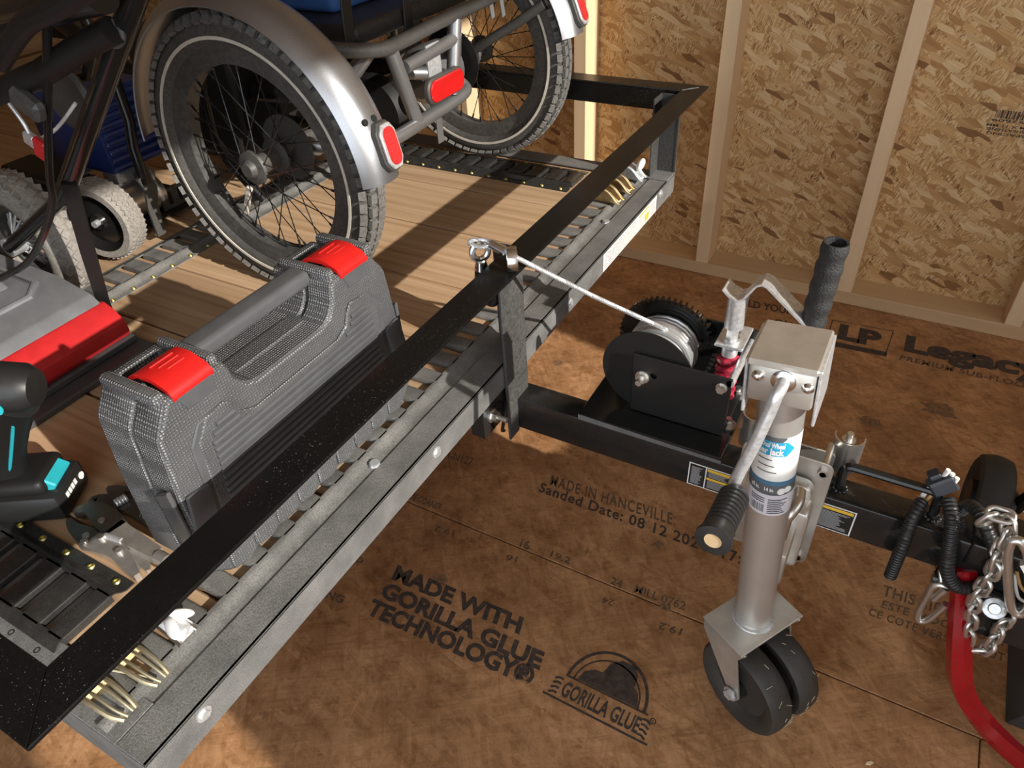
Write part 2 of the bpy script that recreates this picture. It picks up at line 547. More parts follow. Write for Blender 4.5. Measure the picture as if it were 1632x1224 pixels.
M['catch_reflection'] = plain('red_latch_reflection', (0.22, 0.03, 0.035), 0.4)  # red reflected from the latch put into a catch colour; unused
M['case_dots'] = dotted('grey_dotted_plastic', (0.085, 0.086, 0.088), 0.4, 270, 1.0, 3.0)
M['case_smooth'] = plain('grey_smooth_plastic', (0.085, 0.086, 0.09), 0.3, bstr=0.04, bscale=60)
M['case_lid'] = plain('grey_grained_plastic', (0.145, 0.147, 0.155), 0.42, bstr=0.2, bscale=600)
M['case_dark'] = plain('dark_case_plastic', (0.045, 0.046, 0.05), 0.4, dust=0.2, dscale=60)
M['teal'] = plain('teal_plastic', (0.02, 0.36, 0.42), 0.4)
M['white'] = plain('white_plastic', (0.80, 0.80, 0.78), 0.4)
M['paper'] = plain('white_label', (0.78, 0.77, 0.74), 0.45, var=0.05)
M['label_blue'] = plain('label_blue', (0.02, 0.35, 0.58), 0.4)
M['label_grey'] = plain('label_grey', (0.10, 0.11, 0.12), 0.4)
M['label_navy'] = plain('label_navy', (0.06, 0.16, 0.26), 0.4)
M['label_lilac'] = plain('label_pale', (0.62, 0.60, 0.64), 0.45)
M['label_yellow'] = plain('label_yellow', (0.80, 0.50, 0.05), 0.45)
M['label_text'] = plain('label_print_dark', (0.06, 0.06, 0.07), 0.5)
M['label_black'] = plain('label_black', (0.02, 0.02, 0.02), 0.35)
M['jack_steel'] = plain('satin_galvanised', (0.68, 0.66, 0.61), 0.36, 0.75, var=0.12, vscale=25)
M['jack_tube'] = plain('brushed_tube', (0.66, 0.65, 0.62), 0.34, 0.75, var=0.06, vscale=14)
M['cable'] = plain('steel_wire', (0.62, 0.63, 0.64), 0.34, 0.7)
M['tan_reflection'] = plain('rod_end_tan_reflection', (0.66, 0.46, 0.25), 0.6)  # wood reflection on the metal rod end, painted as a tan colour
M['grey_bin'] = plain('dark_grey_bin', (0.055, 0.055, 0.058), 0.6)
M['wire_white'] = plain('wire_white', (0.72, 0.70, 0.66), 0.45)
M['wire_brown'] = plain('wire_tan', (0.5, 0.3, 0.12), 0.45)
M['grass'] = plain('dry_grass', (0.5, 0.47, 0.33), 0.8)
M['connector'] = plain('connector_black', (0.025, 0.028, 0.036), 0.5)
M['cork'] = plain('wood_chip', (0.75, 0.6, 0.4), 0.7)

# ------------------------------------------------------------------ lettering
def letters(txt, bold=0.0, spacing=1.0):
    cu = bpy.data.curves.new('letters', 'FONT')
    cu.body = txt
    cu.size = 1.0
    cu.offset = bold
    cu.resolution_u = 3
    cu.space_character = spacing
    ob = bpy.data.objects.new('letters', cu)
    COL.objects.link(ob)
    bpy.context.view_layer.update()
    me = bpy.data.meshes.new_from_object(ob.evaluated_get(bpy.context.evaluated_depsgraph_get()))
    vs_ = [v.co.copy() for v in me.vertices]
    fs = [list(p.vertices) for p in me.polygons]
    bpy.data.objects.remove(ob); bpy.data.curves.remove(cu); bpy.data.meshes.remove(me)
    return vs_, fs

def print_text(txt, a, b, c, mat, parent, name='printed_text', bold=0.02, normal=None, lift=0.0006, spacing=1.0, mb=None, cap=0.70):
    """flat lettering: baseline from a to b, cap height vector to c (points on the surface)"""
    a, b, c = Vector(a), Vector(b), Vector(c)
    vs_, fs = letters(txt, bold, spacing)
    x0 = min(v.x for v in vs_); x1 = max(v.x for v in vs_)
    ux = (b - a) / (x1 - x0); uy = (c - a) / cap
    n = ux.cross(uy).normalized()
    own = mb is None
    if own: mb = MB()
    mb.add([a + ux * (v.x - x0) + uy * v.y + n * lift for v in vs_], fs)
    if own:
        return mb.build(name, mat, parent, angle=0)
# ================================================================== the shed
X0, X1, Y0, Y1, ZC = -2.75, 2.2, -2.1, 1.057, 2.5
YP = 0.968                                     # front of the wall plate

def structure(o, label=None, cat=None):
    o['kind'] = 'structure'
    if label: o['label'] = label
    if cat: o['category'] = cat
    return o

floor = MB().bx(X0, X1 + 0.1, Y0, Y1, -0.05, -0.019).build('floor', M['plate'], angle=0)
structure(floor, 'brown strand board shed floor stamped with dark lettering', 'floor')
XS = -0.2991
YS = -0.208
def panel(x0, x1, y0, y1):
    b = MB().bx(x0 + 0.0012, x1 - 0.0012, y0 + 0.0014, y1 - 0.0014, -0.019, 0.0, 0.0008)
    return b.build('floor_panel', M['osb_floor'], floor, angle=0)
panel(X0, XS, YS, Y1); panel(XS, XS + 2.4384, YS, Y1)
panel(X0, XS - 1.2192, YS - 1.2192, YS); panel(XS - 1.2192, XS + 1.2192, YS - 1.2192, YS); panel(XS + 1.2192, X1 + 0.1, YS - 1.2192, YS)
panel(X0, X1 + 0.1, Y0, YS - 1.2192)

def ftext(txt, a, b, c, mat='ink', bold=0.02, spacing=1.0, name='stamped_text', mb=None):
    return print_text(txt, at(*a, 'z', 0), at(*b, 'z', 0), at(*c, 'z', 0), M[mat], floor, name, bold, spacing=spacing, mb=mb)

ftext('MADE WITH', (624, 922), (828, 1010), (634, 901), bold=0.045)
ftext('GORILLA GLUE', (605, 949), (860, 1067), (617, 928), bold=0.045)
ftext('TECHNOLOGY\u00ae', (583, 977), (846, 1094), (596, 955), bold=0.045)
# emblem: arch, plain dome and banner
E0, E1, E2 = at(868, 1104, 'z', 0), at(1028, 1186, 'z', 0), at(880, 1080, 'z', 0)
eu = (E1 - E0); ev = (E2 - E0)
ev = ev - eu * (ev.dot(eu) / eu.dot(eu)); ew = eu.length; eu.normalize(); ev.normalize()
def emb(x, y): return E0 + eu * (x * ew) + ev * (y * ew) + Vector((0, 0, 0.0006))
def strip2d(mb, pts, w):
    for (ax, ay), (bx_, by) in zip(pts[:-1], pts[1:]):
        dx, dy = bx_ - ax, by - ay; l = math.hypot(dx, dy) or 1; nx, ny = -dy / l * w / 2, dx / l * w / 2
        mb.add([emb(ax + nx, ay + ny), emb(bx_ + nx, by + ny), emb(bx_ - nx, by - ny), emb(ax - nx, ay - ny)], [[0, 1, 2, 3]])
mb = MB()
strip2d(mb, [(-0.02, 0.0), (1.02, 0.0)], 0.022)
strip2d(mb, [(0.10, 0.255), (0.93, 0.255)], 0.02)
strip2d(mb, [(0.50 + 0.385 * math.cos(PI - PI * k / 24), 0.26 + 0.42 * math.sin(PI - PI * k / 24)) for k in range(25)], 0.03)
strip2d(mb, [(0.50 + 0.32 * math.cos(PI - PI * k / 24), 0.26 + 0.33 * math.sin(PI - PI * k / 24)) for k in range(25)], 0.016)
dome = [(0.21, 0.27), (0.24, 0.37), (0.32, 0.43), (0.40, 0.44), (0.43, 0.56), (0.52, 0.64), (0.66, 0.64), (0.71, 0.55), (0.72, 0.44), (0.77, 0.40), (0.80, 0.33), (0.81, 0.27)]
mb.add([emb(0.5, 0.27)] + [emb(*p) for p in dome], [[0, k + 1, k + 2] for k in range(len(dome) - 1)])
for sx in (0.0, 1.0):
    for k in range(4):
        strip2d(mb, [(sx + (0.02 if sx == 0 else -0.02), 0.03 + 0.05 * k), (sx + (0.06 if sx == 0 else -0.06), 0.055 + 0.05 * k), (sx + (0.10 if sx == 0 else -0.10), 0.05 + 0.05 * k)], 0.022)
mb.build('stamped_emblem', M['ink'], floor, angle=0)
print_text('GORILLA GLUE', emb(0.13, 0.05), emb(0.9, 0.05), emb(0.13, 0.20), M['ink'], floor, 'stamped_text', 0.03, lift=0.0001)
ftext('\u00ae', (1034, 1152), (1044, 1157), (1037, 1143), bold=0.02)

ftext('MADE IN HANCEVILLE.', (876, 773), (1076, 838), (880, 757), 'ink_soft', 0.015, 1.15)
ftext('Sanded Date: 08 12 2024  17:4', (858, 783), (1196, 905), (863, 769), 'ink', 0.02, 1.1)
ftext('PR-N127', (702, 727), (752, 743), (706, 715), 'ink_soft', 0.01)
ftext('GLUE CORNER', (640, 790), (702, 814), (645, 781), 'ink_soft', 0.01)
ftext('MILL 0762', (1010, 944), (1091, 973), (1014, 932), 'ink_soft', 0.012)
ftext('16', (828, 871), (842, 877), (832, 858), 'ink_soft', 0.015)
ftext('19.2', (876, 887), (907, 899), (880, 878), 'ink_soft', 0.015)
ftext('24', (972, 930), (990, 938), (976, 919), 'ink_soft', 0.015)
ftext('19.2', (725, 846), (694, 838), (722, 855), 'ink_soft', 0.015)
ftext('16', (826, 888), (808, 884), (822, 897), 'ink_soft', 0.015)
ftext('24', (980, 957), (962, 951), (976, 967), 'ink_soft', 0.015)
ftext('19.2', (1088, 1003), (1052, 992), (1084, 1013), 'ink_soft', 0.015)
ftext('NG', (518, 952), (545, 962), (524, 941), 'ink_soft', 0.03)
ftext('\u00ae', (560, 892), (577, 899), (564, 884), 'ink_soft', 0.03)
# LP Legacy stamp by the wall
ftext('LP', (1334, 538), (1403, 553), (1339, 517), 'ink', 0.06)
mb = MB()
def fl(u, v): return at(u, v, 'z', 0) + Vector((0, 0, 0.0006))
def seg(mb, a, b, w):
    a, b = fl(*a), fl(*b); d = (b - a).normalized(); n = Vector((-d.y, d.x, 0)) * w / 2
    mb.add([a + n, b + n, b - n, a - n], [[0, 1, 2, 3]])
seg(mb, (1326, 510), (1424, 528), 0.0025); seg(mb, (1424, 527), (1411, 566), 0.0025); seg(mb, (1327, 510), (1317, 545), 0.0025)
seg(mb, (1318, 546), (1413, 565), 0.022)
mb.build('stamped_box', M['ink'], floor, angle=0)
ftext('Legacy', (1440, 558), (1668, 606), (1445, 535), 'ink', 0.05)
ftext('PREMIUM SUB-FLOORING', (1433, 573), (1690, 631), (1436, 566), 'ink_soft', 0.03, 1.1)
ftext('BUILD YOUR', (1167, 484), (1264, 502), (1169, 474), 'ink', 0.03)
ftext('ON', (1233, 517), (1262, 523), (1235, 508), 'ink', 0.02)
ftext('THIS SIDE UP', (1405, 948), (1560, 1000), (1409, 932), 'ink_soft', 0.02, 1.1)
ftext('ESTE LADO ARRIBA', (1404, 968), (1600, 1030), (1408, 957), 'ink_soft', 0.02, 1.1)
ftext('CE COTE VERS LE HAUT', (1383, 980), (1600, 1055), (1387, 969), 'ink_soft', 0.015, 1.15)

# dark knots in the floor board
mb = MB()
for (u, v, r, st) in ((1386, 672, 0.022, 1.6), (1498, 655, 0.03, 1.5), (1048, 868, 0.012, 1.2), (1172, 788, 0.012, 1.2), (890, 578, 0.012, 1.2), (700, 925, 0.014, 1.4), (1062, 968, 0.010, 1.2)):
    c = fl(u, v) - Vector((0, 0, 0.0002)); n = 14
    mb.add([c] + [c + Vector((math.cos(2 * PI * k / n) * r * st, math.sin(2 * PI * k / n) * r, 0)) * random.uniform(0.55, 1.15) for k in range(n)], [[0, k + 1, (k + 1) % n + 1] for k in range(n)])
mb.build('floor_knots', plain('floor_knot', (0.20, 0.11, 0.055), 0.8, var=0.5, vscale=150), floor, angle=0)

wall_r = MB().bx(X0, X1 + 0.1, Y1, Y1 + 0.012, 0, ZC).build('wall_right', M['osb_wall'], angle=0)
structure(wall_r, 'bare strand board shed wall framed with pine studs', 'wall')
MB().bx(X0, X1, YP, Y1, 0.0, 0.038, 0.0015).build('bottom_plate', M['plate'], wall_r)
st0 = None
for i in range(-6, 6):
    x = 0.0823 + 0.4115 * i
    if st0 is None:
        st0 = MB().bx(x, x + 0.038, YP, Y1, 0.038, ZC - 0.038, 0.0015).build('stud', M['stud'], wall_r); xs0 = x
    else:
        share(st0, 'stud', (x - xs0, 0, 0), wall_r)
MB().bx(X0, X1, YP, Y1, ZC - 0.038, ZC, 0.0015).build('top_plate', M['plate'], wall_r)
# stamp on the wall board, printed upside down
def wl(x, z): return Vector((x, Y1 - 0.0008, z))
mb = MB()
x = 0.726
while x < 0.90:
    w = random.choice((0.0015, 0.003, 0.0045))
    mb.add([wl(x, 0.522), wl(x + w, 0.522), wl(x + w, 0.541), wl(x, 0.541)], [[0, 1, 2, 3]])
    x += w + random.choice((0.002, 0.003))
mb.build('wall_barcode', M['ink'], wall_r, angle=0)
for s, xa, xb, z in (('6080915252609', 0.90, 0.722, 0.5205), ('LP FLAMEBLOCK SHEATHING', 0.93, 0.715, 0.508), ('EXPOSURE 1 RATED SHEATHING', 0.93, 0.718, 0.499), ('SIZED FOR SPACING', 0.90, 0.72, 0.489)):
    if s.startswith('LP'): s = '1220 MM X 2440 MM X 11 MM'
    print_text(s, wl(xa, z), wl(xb, z), wl(xa, z - 0.006), M['ink'], wall_r, 'wall_stamp', 0.02, lift=0.0)

# rest of the shed shell
wb = structure(MB().bx(X0 - 0.05, X0, Y0, Y1, 0, ZC).build('wall_back', M['osb_plain'], angle=0), 'strand board end wall of the shed', 'wall')
cl = structure(MB().bx(X0, X1, Y0, Y1, ZC, ZC + 0.03).build('ceiling', M['ceiling'], angle=0), 'board ceiling of the shed', 'ceiling')
mb = MB()
mb.bx(X0, -0.3, Y0 - 0.05, Y0, 0, ZC); mb.bx(1.9, X1, Y0 - 0.05, Y0, 0, ZC); mb.bx(-0.3, 1.9, Y0 - 0.05, Y0, 2.15, ZC)
structure(mb.build('wall_left', M['osb_plain'], angle=0), 'shed side wall with a wide open doorway', 'wall')
mb = MB()
mb.bx(X1, X1 + 0.06, 0.55, Y1, 0, ZC); mb.bx(X1, X1 + 0.06, Y0, -1.45, 0, ZC); mb.bx(X1, X1 + 0.06, -1.45, 0.55, 2.0, ZC)
structure(mb.build('wall_front', M['osb_plain'], angle=0), 'shed end wall around the sunny doorway', 'wall')
d1 = empty('blocker_1', (X1, -0.45, 0), 'added unseen door leaves closing the bottom of the sunny doorway', 'blocker', kind='structure')  # unseen boards added at uneven heights to shape the sun's shade indoors
for (ya, yb, h) in ((-1.45, -1.2, 1.0), (-1.2, -0.45, 1.27), (-0.45, 0.04, 0.98), (0.04, 0.55, 1.2)):
    n = max(1, round((yb - ya) / 0.15))
    for k in range(n):
        MB().bx(X1 + 0.01, X1 + 0.035, ya + (yb - ya) * k / n, ya + (yb - ya) * (k + 1) / n, 0, h).build('blocker_board', M['stud'], d1)

# ================================================================== trailer
YC = -0.11
XF = 0.080                     # front face of the deck frame
ZD = 0.430                     # top of the frame
YN, YFAR = -0.905, 0.684
RX, RZ = 0.1229, 0.6236        # front edge and top of the rail
RN, RF = -0.961, 0.748
tr = empty('utility_trailer', (-0.9, YC, 0), 'black steel utility trailer with wooden deck and raised angle iron rail', 'trailer')

T = 0.005
XB = -2.35
mb = MB(); mb.bx(0.0335, XF, YN, YFAR, ZD - T, ZD, 0.001); mb.bx(XF - T, XF, YN, YFAR, 0.383, ZD, 0.001)
mb.build('front_frame', M['dusty_frame'], tr)
MB().bx(XF, XF + 0.0006, YN + 0.001, YFAR - 0.001, 0.3835, ZD - 0.002).build('front_face', M['dusty_face'], tr)
for (ya, yb, s) in ((YN, YN + 0.05, 0), (YFAR - 0.05, YFAR, 1)):
    mb = MB(); mb.bx(XB, 0.033, ya, yb, ZD - T, ZD, 0.001)
    mb.bx(XB, 0.075, ya if s == 0 else yb - T, ya + T if s == 0 else yb, 0.325 if s == 0 else 0.368, ZD - 0.0005, 0.001)
    mb.build('side_frame', M['dusty_face' if s == 0 else 'dusty_frame'], tr)
for x in (-0.5, -1.1, -1.7, -2.3):
    MB().bx(x, x + 0.05, YN + 0.05, YFAR - 0.05, 0.34, 0.385, 0.002).build('cross_member', M['black_paint'], tr)
# planks
edges = [YN + 0.052, -0.725, -0.535, -0.343, -0.165, 0.014, 0.215, 0.412, 0.60, YFAR - 0.052]
for a, b in zip(edges[:-1], edges[1:]):
    w = 0.0022
    MB().bx(XB, 0.032, a + w, b - w, 0.388, 0.4255 + random.uniform(-0.0012, 0.0006), 0.003).build('deck_plank', M['deck'], tr)
# rail
def angle_x(x0, x1, yo, yi):
    mb = MB(); mb.bx(x0, x1, min(yo, yi), max(yo, yi), RZ - T, RZ, 0.0008)
    s = 1 if yi > yo else -1
    mb.bx(x0, x1, min(yi, yi - s * T), max(yi, yi - s * T), RZ - 0.0508, RZ - T, 0.0008)
    return mb
mb = MB(); b = bmesh.new()
mb.prism([(RN, RX), (RF, RX), (RF - 0.0508, RX - 0.0508), (RN + 0.0508, RX - 0.0508)], (0, 0, RZ - T), (0, 1, 0), (1, 0, 0), -T, 0.0008)
mb.bx(RX - 0.0508, RX - 0.0508 + T, RN + 0.0508, RF - 0.0508, RZ - 0.0508, RZ - T, 0.0008)
mb.build('front_rail', M['rail_paint'], tr)
for (yo, yi) in ((RN, RN + 0.0508), (RF, RF - 0.0508)):
    s = 1 if yi > yo else -1
    mb = MB()
    mb.prism([(RX - 0.0005, yo), (RX - 0.0508, yi), (XB, yi), (XB, yo)], (0, 0, RZ - T), (1, 0, 0), (0, 1, 0), T, 0.0008)
    mb.bx(XB, RX - 0.0508, min(yi, yi - s * T), max(yi, yi - s * T), RZ - 0.0508, RZ - T, 0.0008)
    mb.build('side_rail', M['rail_paint'], tr)
for p in ((RF - 0.001, RX - 0.002, RF - 0.048, RX - 0.049),):
    pts = [Vector((p[1] + (p[3] - p[1]) * k / 14, p[0] + (p[2] - p[0]) * k / 14, RZ)) for k in range(15)][5:]
    MB().tube(pts, [random.uniform(0.0008, 0.0016) for _ in pts], 6).build('weld_bead', M['dusty_face'], tr)
# posts
mb = MB(); mb.bx(XF + 0.0015, XF + 0.0065, -0.177, -0.104, 0.335, RZ - T, 0.001); mb.bx(0.035, XF + 0.0015, -0.109, -0.104, ZD, RZ - T, 0.001)
mb.bx(XF + 0.0015, XF + 0.0065, -0.177, -0.1445, 0.262, 0.3355, 0.001)
M['dusty_post'] = plain('dusty_post_paint', (0.02, 0.02, 0.02), 0.45, dust=0.55, dscale=30, dustcol=(0.16, 0.155, 0.145), bstr=0.2, bscale=200)
mb.build('centre_post', M['dusty_post'], tr)
for (ya, yb) in ((YFAR - T, YFAR - 0.0508),):
    s = 1 if ya > yb else -1
    mb = MB(); mb.bx(0.03, XF, min(ya, ya + s * T), max(ya, ya + s * T), ZD, RZ - T, 0.001)
    mb.bx(0.03, 0.035, min(ya, yb), max(ya, yb), ZD, RZ - T, 0.001)
    mb.build('corner_post', M['dusty_post'], tr)
MB().bx(0.026, XF + 0.001, YFAR - 0.056, YFAR + 0.0005, ZD, ZD + 0.004, 0.001).build('post_weld', M['dusty_frame'], tr)
MB().bx(XF - 0.0035, XF + 0.001, YFAR - 0.006, YFAR + 0.0006, ZD + 0.003, RZ - T, 0.0004).build('post_edge', M['dusty_post'], tr)
# tongue
TY0, TY1, TZ0, TZ1 = -0.1442, -0.0930, 0.2655, 0.3352
MB().bx(-0.9, 0.80, TY0, TY1, TZ0, TZ1, 0.004, 2).build('tongue', M['black_paint'], tr)
MB().bx(0.205, 0.4515, -0.146, 0.052, TZ1, 0.347, 0.0015).build('winch_plate', M['black_paint'], tr)
mb = MB(); mb.add([(0.2052, -0.1464, 0.3354), (0.452, -0.1464, 0.3354), (0.452, -0.1464, 0.342), (0.2052, -0.1464, 0.3468)], [[0, 1, 2, 3]])
mb.build('ground_edge', M['dusty_face'], tr, angle=0)
# bolt and nut through the post foot
p = Vector((0, -0.222, 0))
mb = MB(); mb.cyl((XF - 0.02, p.y, 0.356), (XF + 0.030, p.y, 0.356), 0.005, n=12)
mb.cyl((XF - 0.002, p.y, 0.356), (XF + 0.002, p.y, 0.356), 0.013, n=16); mb.cyl((XF + 0.002, p.y, 0.356), (XF + 0.012, p.y, 0.356), 0.010, n=6)
mb.build('foot_bolt', M['steel'], tr, label='bright threaded bolt and nut')
MB().bx(XF - 0.03, XF - 0.0022, -0.245, -0.15, 0.318, 0.384, 0.001).build('foot_bracket', M['black_paint'], tr)
pts = smooth_path([(XF + 0.002, -0.178, 0.352), (XF + 0.012, -0.198, 0.35), (XF + 0.012, -0.207, 0.33), (XF + 0.004, -0.200, 0.305), (XF + 0.001, -0.19, 0.295)])
MB().tube(pts, 0.003, 8).build('wire_loop', M['blk'], tr)
# bolt heads on the frame
for (u, v, ax, val) in ((324, 1137, 'x', XF), (695, 720, 'x', XF), (1052, 308, 'x', XF), (908, 482, 'x', XF)):
    q = at(u, v, ax, val)
    mb = MB(); mb.cyl(q, q + Vector((0.002, 0, 0)), 0.0095, n=16); mb.cyl(q, q + Vector((0.0055, 0, 0)), 0.0058, n=6); mb.build('frame_bolt', M['zinc'], tr)
# front label
a = at(960, 409, 'x', XF)
la = [Vector((XF + 0.0012, y, z)) for y, z in ((0.243, 0.386), (0.556, 0.386), (0.556, 0.4265), (0.243, 0.4265))]
lab = MB().add(la, [[0, 1, 2, 3]]).build('frame_label', M['paper'], tr, angle=0, label='long white certification label')
def lrow(mb, y0, y1, z, h): mb.add([(XF + 0.0018, y0, z), (XF + 0.0018, y1, z), (XF + 0.0018, y1, z + h), (XF + 0.0018, y0, z + h)], [[0, 1, 2, 3]])
mb = MB()
for k in range(7):
    y = 0.25
    while y < 0.43:
        w = random.uniform(0.006, 0.022); lrow(mb, y, min(y + w, 0.43), 0.3895 + k * 0.0052, 0.0016); y += w + 0.004
for k in range(5): lrow(mb, 0.44, 0.475, 0.390 + k * 0.005, 0.0014)
for k in range(6): lrow(mb, 0.518, 0.548, 0.391 + k * 0.005, 0.0016)
mb.build('label_print', plain('label_print_grey', (0.2, 0.2, 0.2), 0.6), lab, angle=0, kind='stuff')
mb = MB(); lrow(mb, 0.44, 0.508, 0.4185, 0.0045); lrow(mb, 0.482, 0.506, 0.392, 0.018)
mb.build('label_band', M['label_yellow'], lab, angle=0)

# e-tracks -----------------------------------------------------------
def etrack(name, o, d, w_, length, mat, pitch, slot_w, phase, label, raised=0.012, screws=None, lip=None, rnd=0.0025):
    """o: corner at deck height, d: along, w_: across (unit vectors)"""
    o, d, w_ = Vector(o), Vector(d), Vector(w_)
    up = Vector((0, 0, 1))
    W = 0.127
    def P(a, b, z): return o + d * a + w_ * b + up * z
    mb = MB()
    t = 0.0022
    prof = [(0, 0), (0.012, 0), (0.018, raised * 0.3), (0.024, raised * 0.85), (0.027, raised), (0.032, raised)]
    for flip in (0, 1):
        pr = [(W - b, z) if flip else (b, z) for b, z in prof]
        low = [(b, z - t) for b, z in pr][::-1]
        ring = pr + low
        n = len(ring)
        vs_ = [P(a, b, z + t) for a in (0, length) for b, z in ring]
        fs = [[k, (k + 1) % n, n + (k + 1) % n, n + k] for k in range(n)] + [list(range(n)), list(range(n, 2 * n))]
        mb.add(vs_, fs)
    # ribs between slots, rounded shoulders
    a = phase - pitch
    while a < length:
        s0 = max(0, a + slot_w / 2); s1 = min(length, a + pitch - slot_w / 2)
        if s1 - s0 > 0.004:
            rr = min(rnd, (s1 - s0) / 2)
            top = []
            for k in range(5):
                an = PI - (PI / 2) * k / 4
                top.append((s0 + rr + rr * math.cos(an), raised + t - rr + rr * math.sin(an)))
            for k in range(5):
                an = PI / 2 - (PI / 2) * k / 4
                top.append((s1 - rr + rr * math.cos(an), raised + t - rr + rr * math.sin(an)))
            ring = top + [(s1, 0.0008), (s0, 0.0008)]
            n = len(ring)
            b0, b1 = 0.0295, W - 0.0295
            vs_ = [P(q, b, z) for b in (b0, b1) for q, z in ring]
            mb.add(vs_, [[k, (k + 1) % n, n + (k + 1) % n, n + k] for k in range(n)] + [list(range(n)), list(range(n, 2 * n))])
        a += pitch
    e = mb.build(name, mat, tr, label=label)
    if lip:
        a = phase; mb = MB()
        while a < length - 0.01:
            mb.add([P(a + slot_w * 0.5, 0.031, 0.002), P(a + slot_w * 0.5, W - 0.031, 0.002), P(a + slot_w * 0.1, W - 0.031, 0.0005), P(a + slot_w * 0.1, 0.031, 0.0005)], [[0, 1, 2, 3]])
            a += pitch
        mb.build('slot_lips', plain('slot_lip', (0.2, 0.2, 0.2), 0.25, 0.6), e, angle=0, kind='stuff')
    if screws:
        s0_ = None
        for (a, b) in screws:
            c = P(a, b, t)
            if s0_ is None:
                mb = MB(); mb.lathe([(0.0, 0.0006), (0.0022, 0.0006), (0.0024, 0.0022), (0.0042, 0.0022), (0.0056, 0.0)], c, (0, 0, 1), 12)
                s0_ = mb.build('screw', M['screw'], e); c0 = c
            else:
                share(s0_, 'screw', c - c0, e)
    return e

ZE = 0.4256
# across the front
fe = etrack('e_track', (0.0335, YN + 0.004, ZE), (0, 1, 0), (-1, 0, 0), YFAR - YN - 0.055, M['etrack_dusty'], 0.0508, 0.019, 0.4326 - (YN + 0.004) - 0.0508 * 26, 'dusty steel track along the front edge', 0.007, rnd=0.006)
for (u, v) in ((597, 740), (966, 354)):
    q = at(u, v, 'z', ZE + 0.004)
    mb = MB(); mb.cyl((q.x, q.y, ZE + 0.001), (q.x, q.y, ZE + 0.008), 0.0075, n=6); mb.cyl((q.x, q.y, ZE + 0.001), (q.x, q.y, ZE + 0.004), 0.0085, n=16)
    mb.build('track_bolt', M['zinc'], fe)
sc = [(0.022 + 0.0508 * k, b) for k in range(14) for b in (0.010, 0.117)]
etrack('e_track', (-0.122, -0.886, ZE), (-1, 0, 0), (0, 1, 0), 1.5, M['etrack'], 0.0508, 0.017, 0.036, 'black slotted track screwed along the near side', 0.010, sc, True)
etrack('e_track', (-0.122, 0.490, ZE), (-1, 0, 0), (0, 1, 0), 1.5, M['etrack'], 0.0508, 0.017, 0.036, 'black slotted track under the far tricycle wheel', 0.010, sc, True)
etrack('e_track', (-0.735, -0.72, ZE), (0, 1, 0), (-1, 0, 0), 1.12, M['etrack_dusty'], 0.0508, 0.019, 0.03, 'dusty slotted track across the middle of the deck', 0.010, [(0.05 * k, 0.008) for k in range(5, 16)])

# grab handle on the tongue
pts = [(0.625, -0.118, 0.335), (0.622, -0.118, 0.372)] + arc((0.634, -0.118, 0.372), 0.012, PI, PI / 2, 5, (1, 0, 0), (0, 0, 1)) + arc((0.735, -0.118, 0.372), 0.012, PI / 2, 0, 5, (1, 0, 0), (0, 0, 1)) + [(0.750, -0.118, 0.335)]
MB().tube(pts, 0.0068, 10).build('grab_handle', M['blk_gloss'], tr)
for x in (0.625, 0.750):
    mb = MB()
    for k in range(9):
        t = 2 * PI * k / 9
        mb.ball((x + 0.009 * math.cos(t), -0.118 + 0.009 * math.sin(t), 0.336), random.uniform(0.002, 0.0042), 8)
    mb.build('weld', M['black_paint'], tr)
# stickers on the tongue
def sticker(x0, x1, z0, z1, cols, bands):
    y = TY0 - 0.0006
    def q(mb, a, b, c, d, dy=0.0): mb.add([(a, y - dy, c), (b, y - dy, c), (b, y - dy, d), (a, y - dy, d)], [[0, 1, 2, 3]])
    mb = MB(); q(mb, x0, x1, z0, z1); s = mb.build('warning_label', M['paper'], tr, angle=0, label='black warning sticker with white border')
    mb = MB()
    n = len(cols)
    for (a, b) in cols: q(mb, a, b, z0 + 0.002, z1 - 0.002, 0.0004)
    mb.build('label_field', M['label_black'], s, angle=0)
    mb = MB()
    for (a, b, c, d) in bands: q(mb, a, b, c, d, 0.0008)
    mb.build('label_band', M['label_yellow'], s, angle=0)
    mb = MB()
    for (a, b) in cols:
        z = z0 + 0.006
        while z < z1 - 0.006:
            if not any(c - 0.0016 < z < d + 0.001 and b_ > a and a_ < b for a_, b_, c, d in bands):
                q(mb, a + 0.003, a + 0.003 + (b - a - 0.007) * random.uniform(0.7, 1.0), z, z + 0.0010, 0.0008)
            z += 0.0024
    mb.build('label_lines', plain('label_lines', (0.45, 0.45, 0.45), 0.6), s, angle=0)
sticker(0.4035, 0.475, 0.2685, 0.3185, [(0.4055, 0.431), (0.433, 0.473)], [(0.434, 0.472, 0.310, 0.3155), (0.434, 0.472, 0.2915, 0.2965)])
sticker(0.580, 0.657, 0.270, 0.3225, [(0.582, 0.655)], [(0.583, 0.6535, 0.3135, 0.3195)])
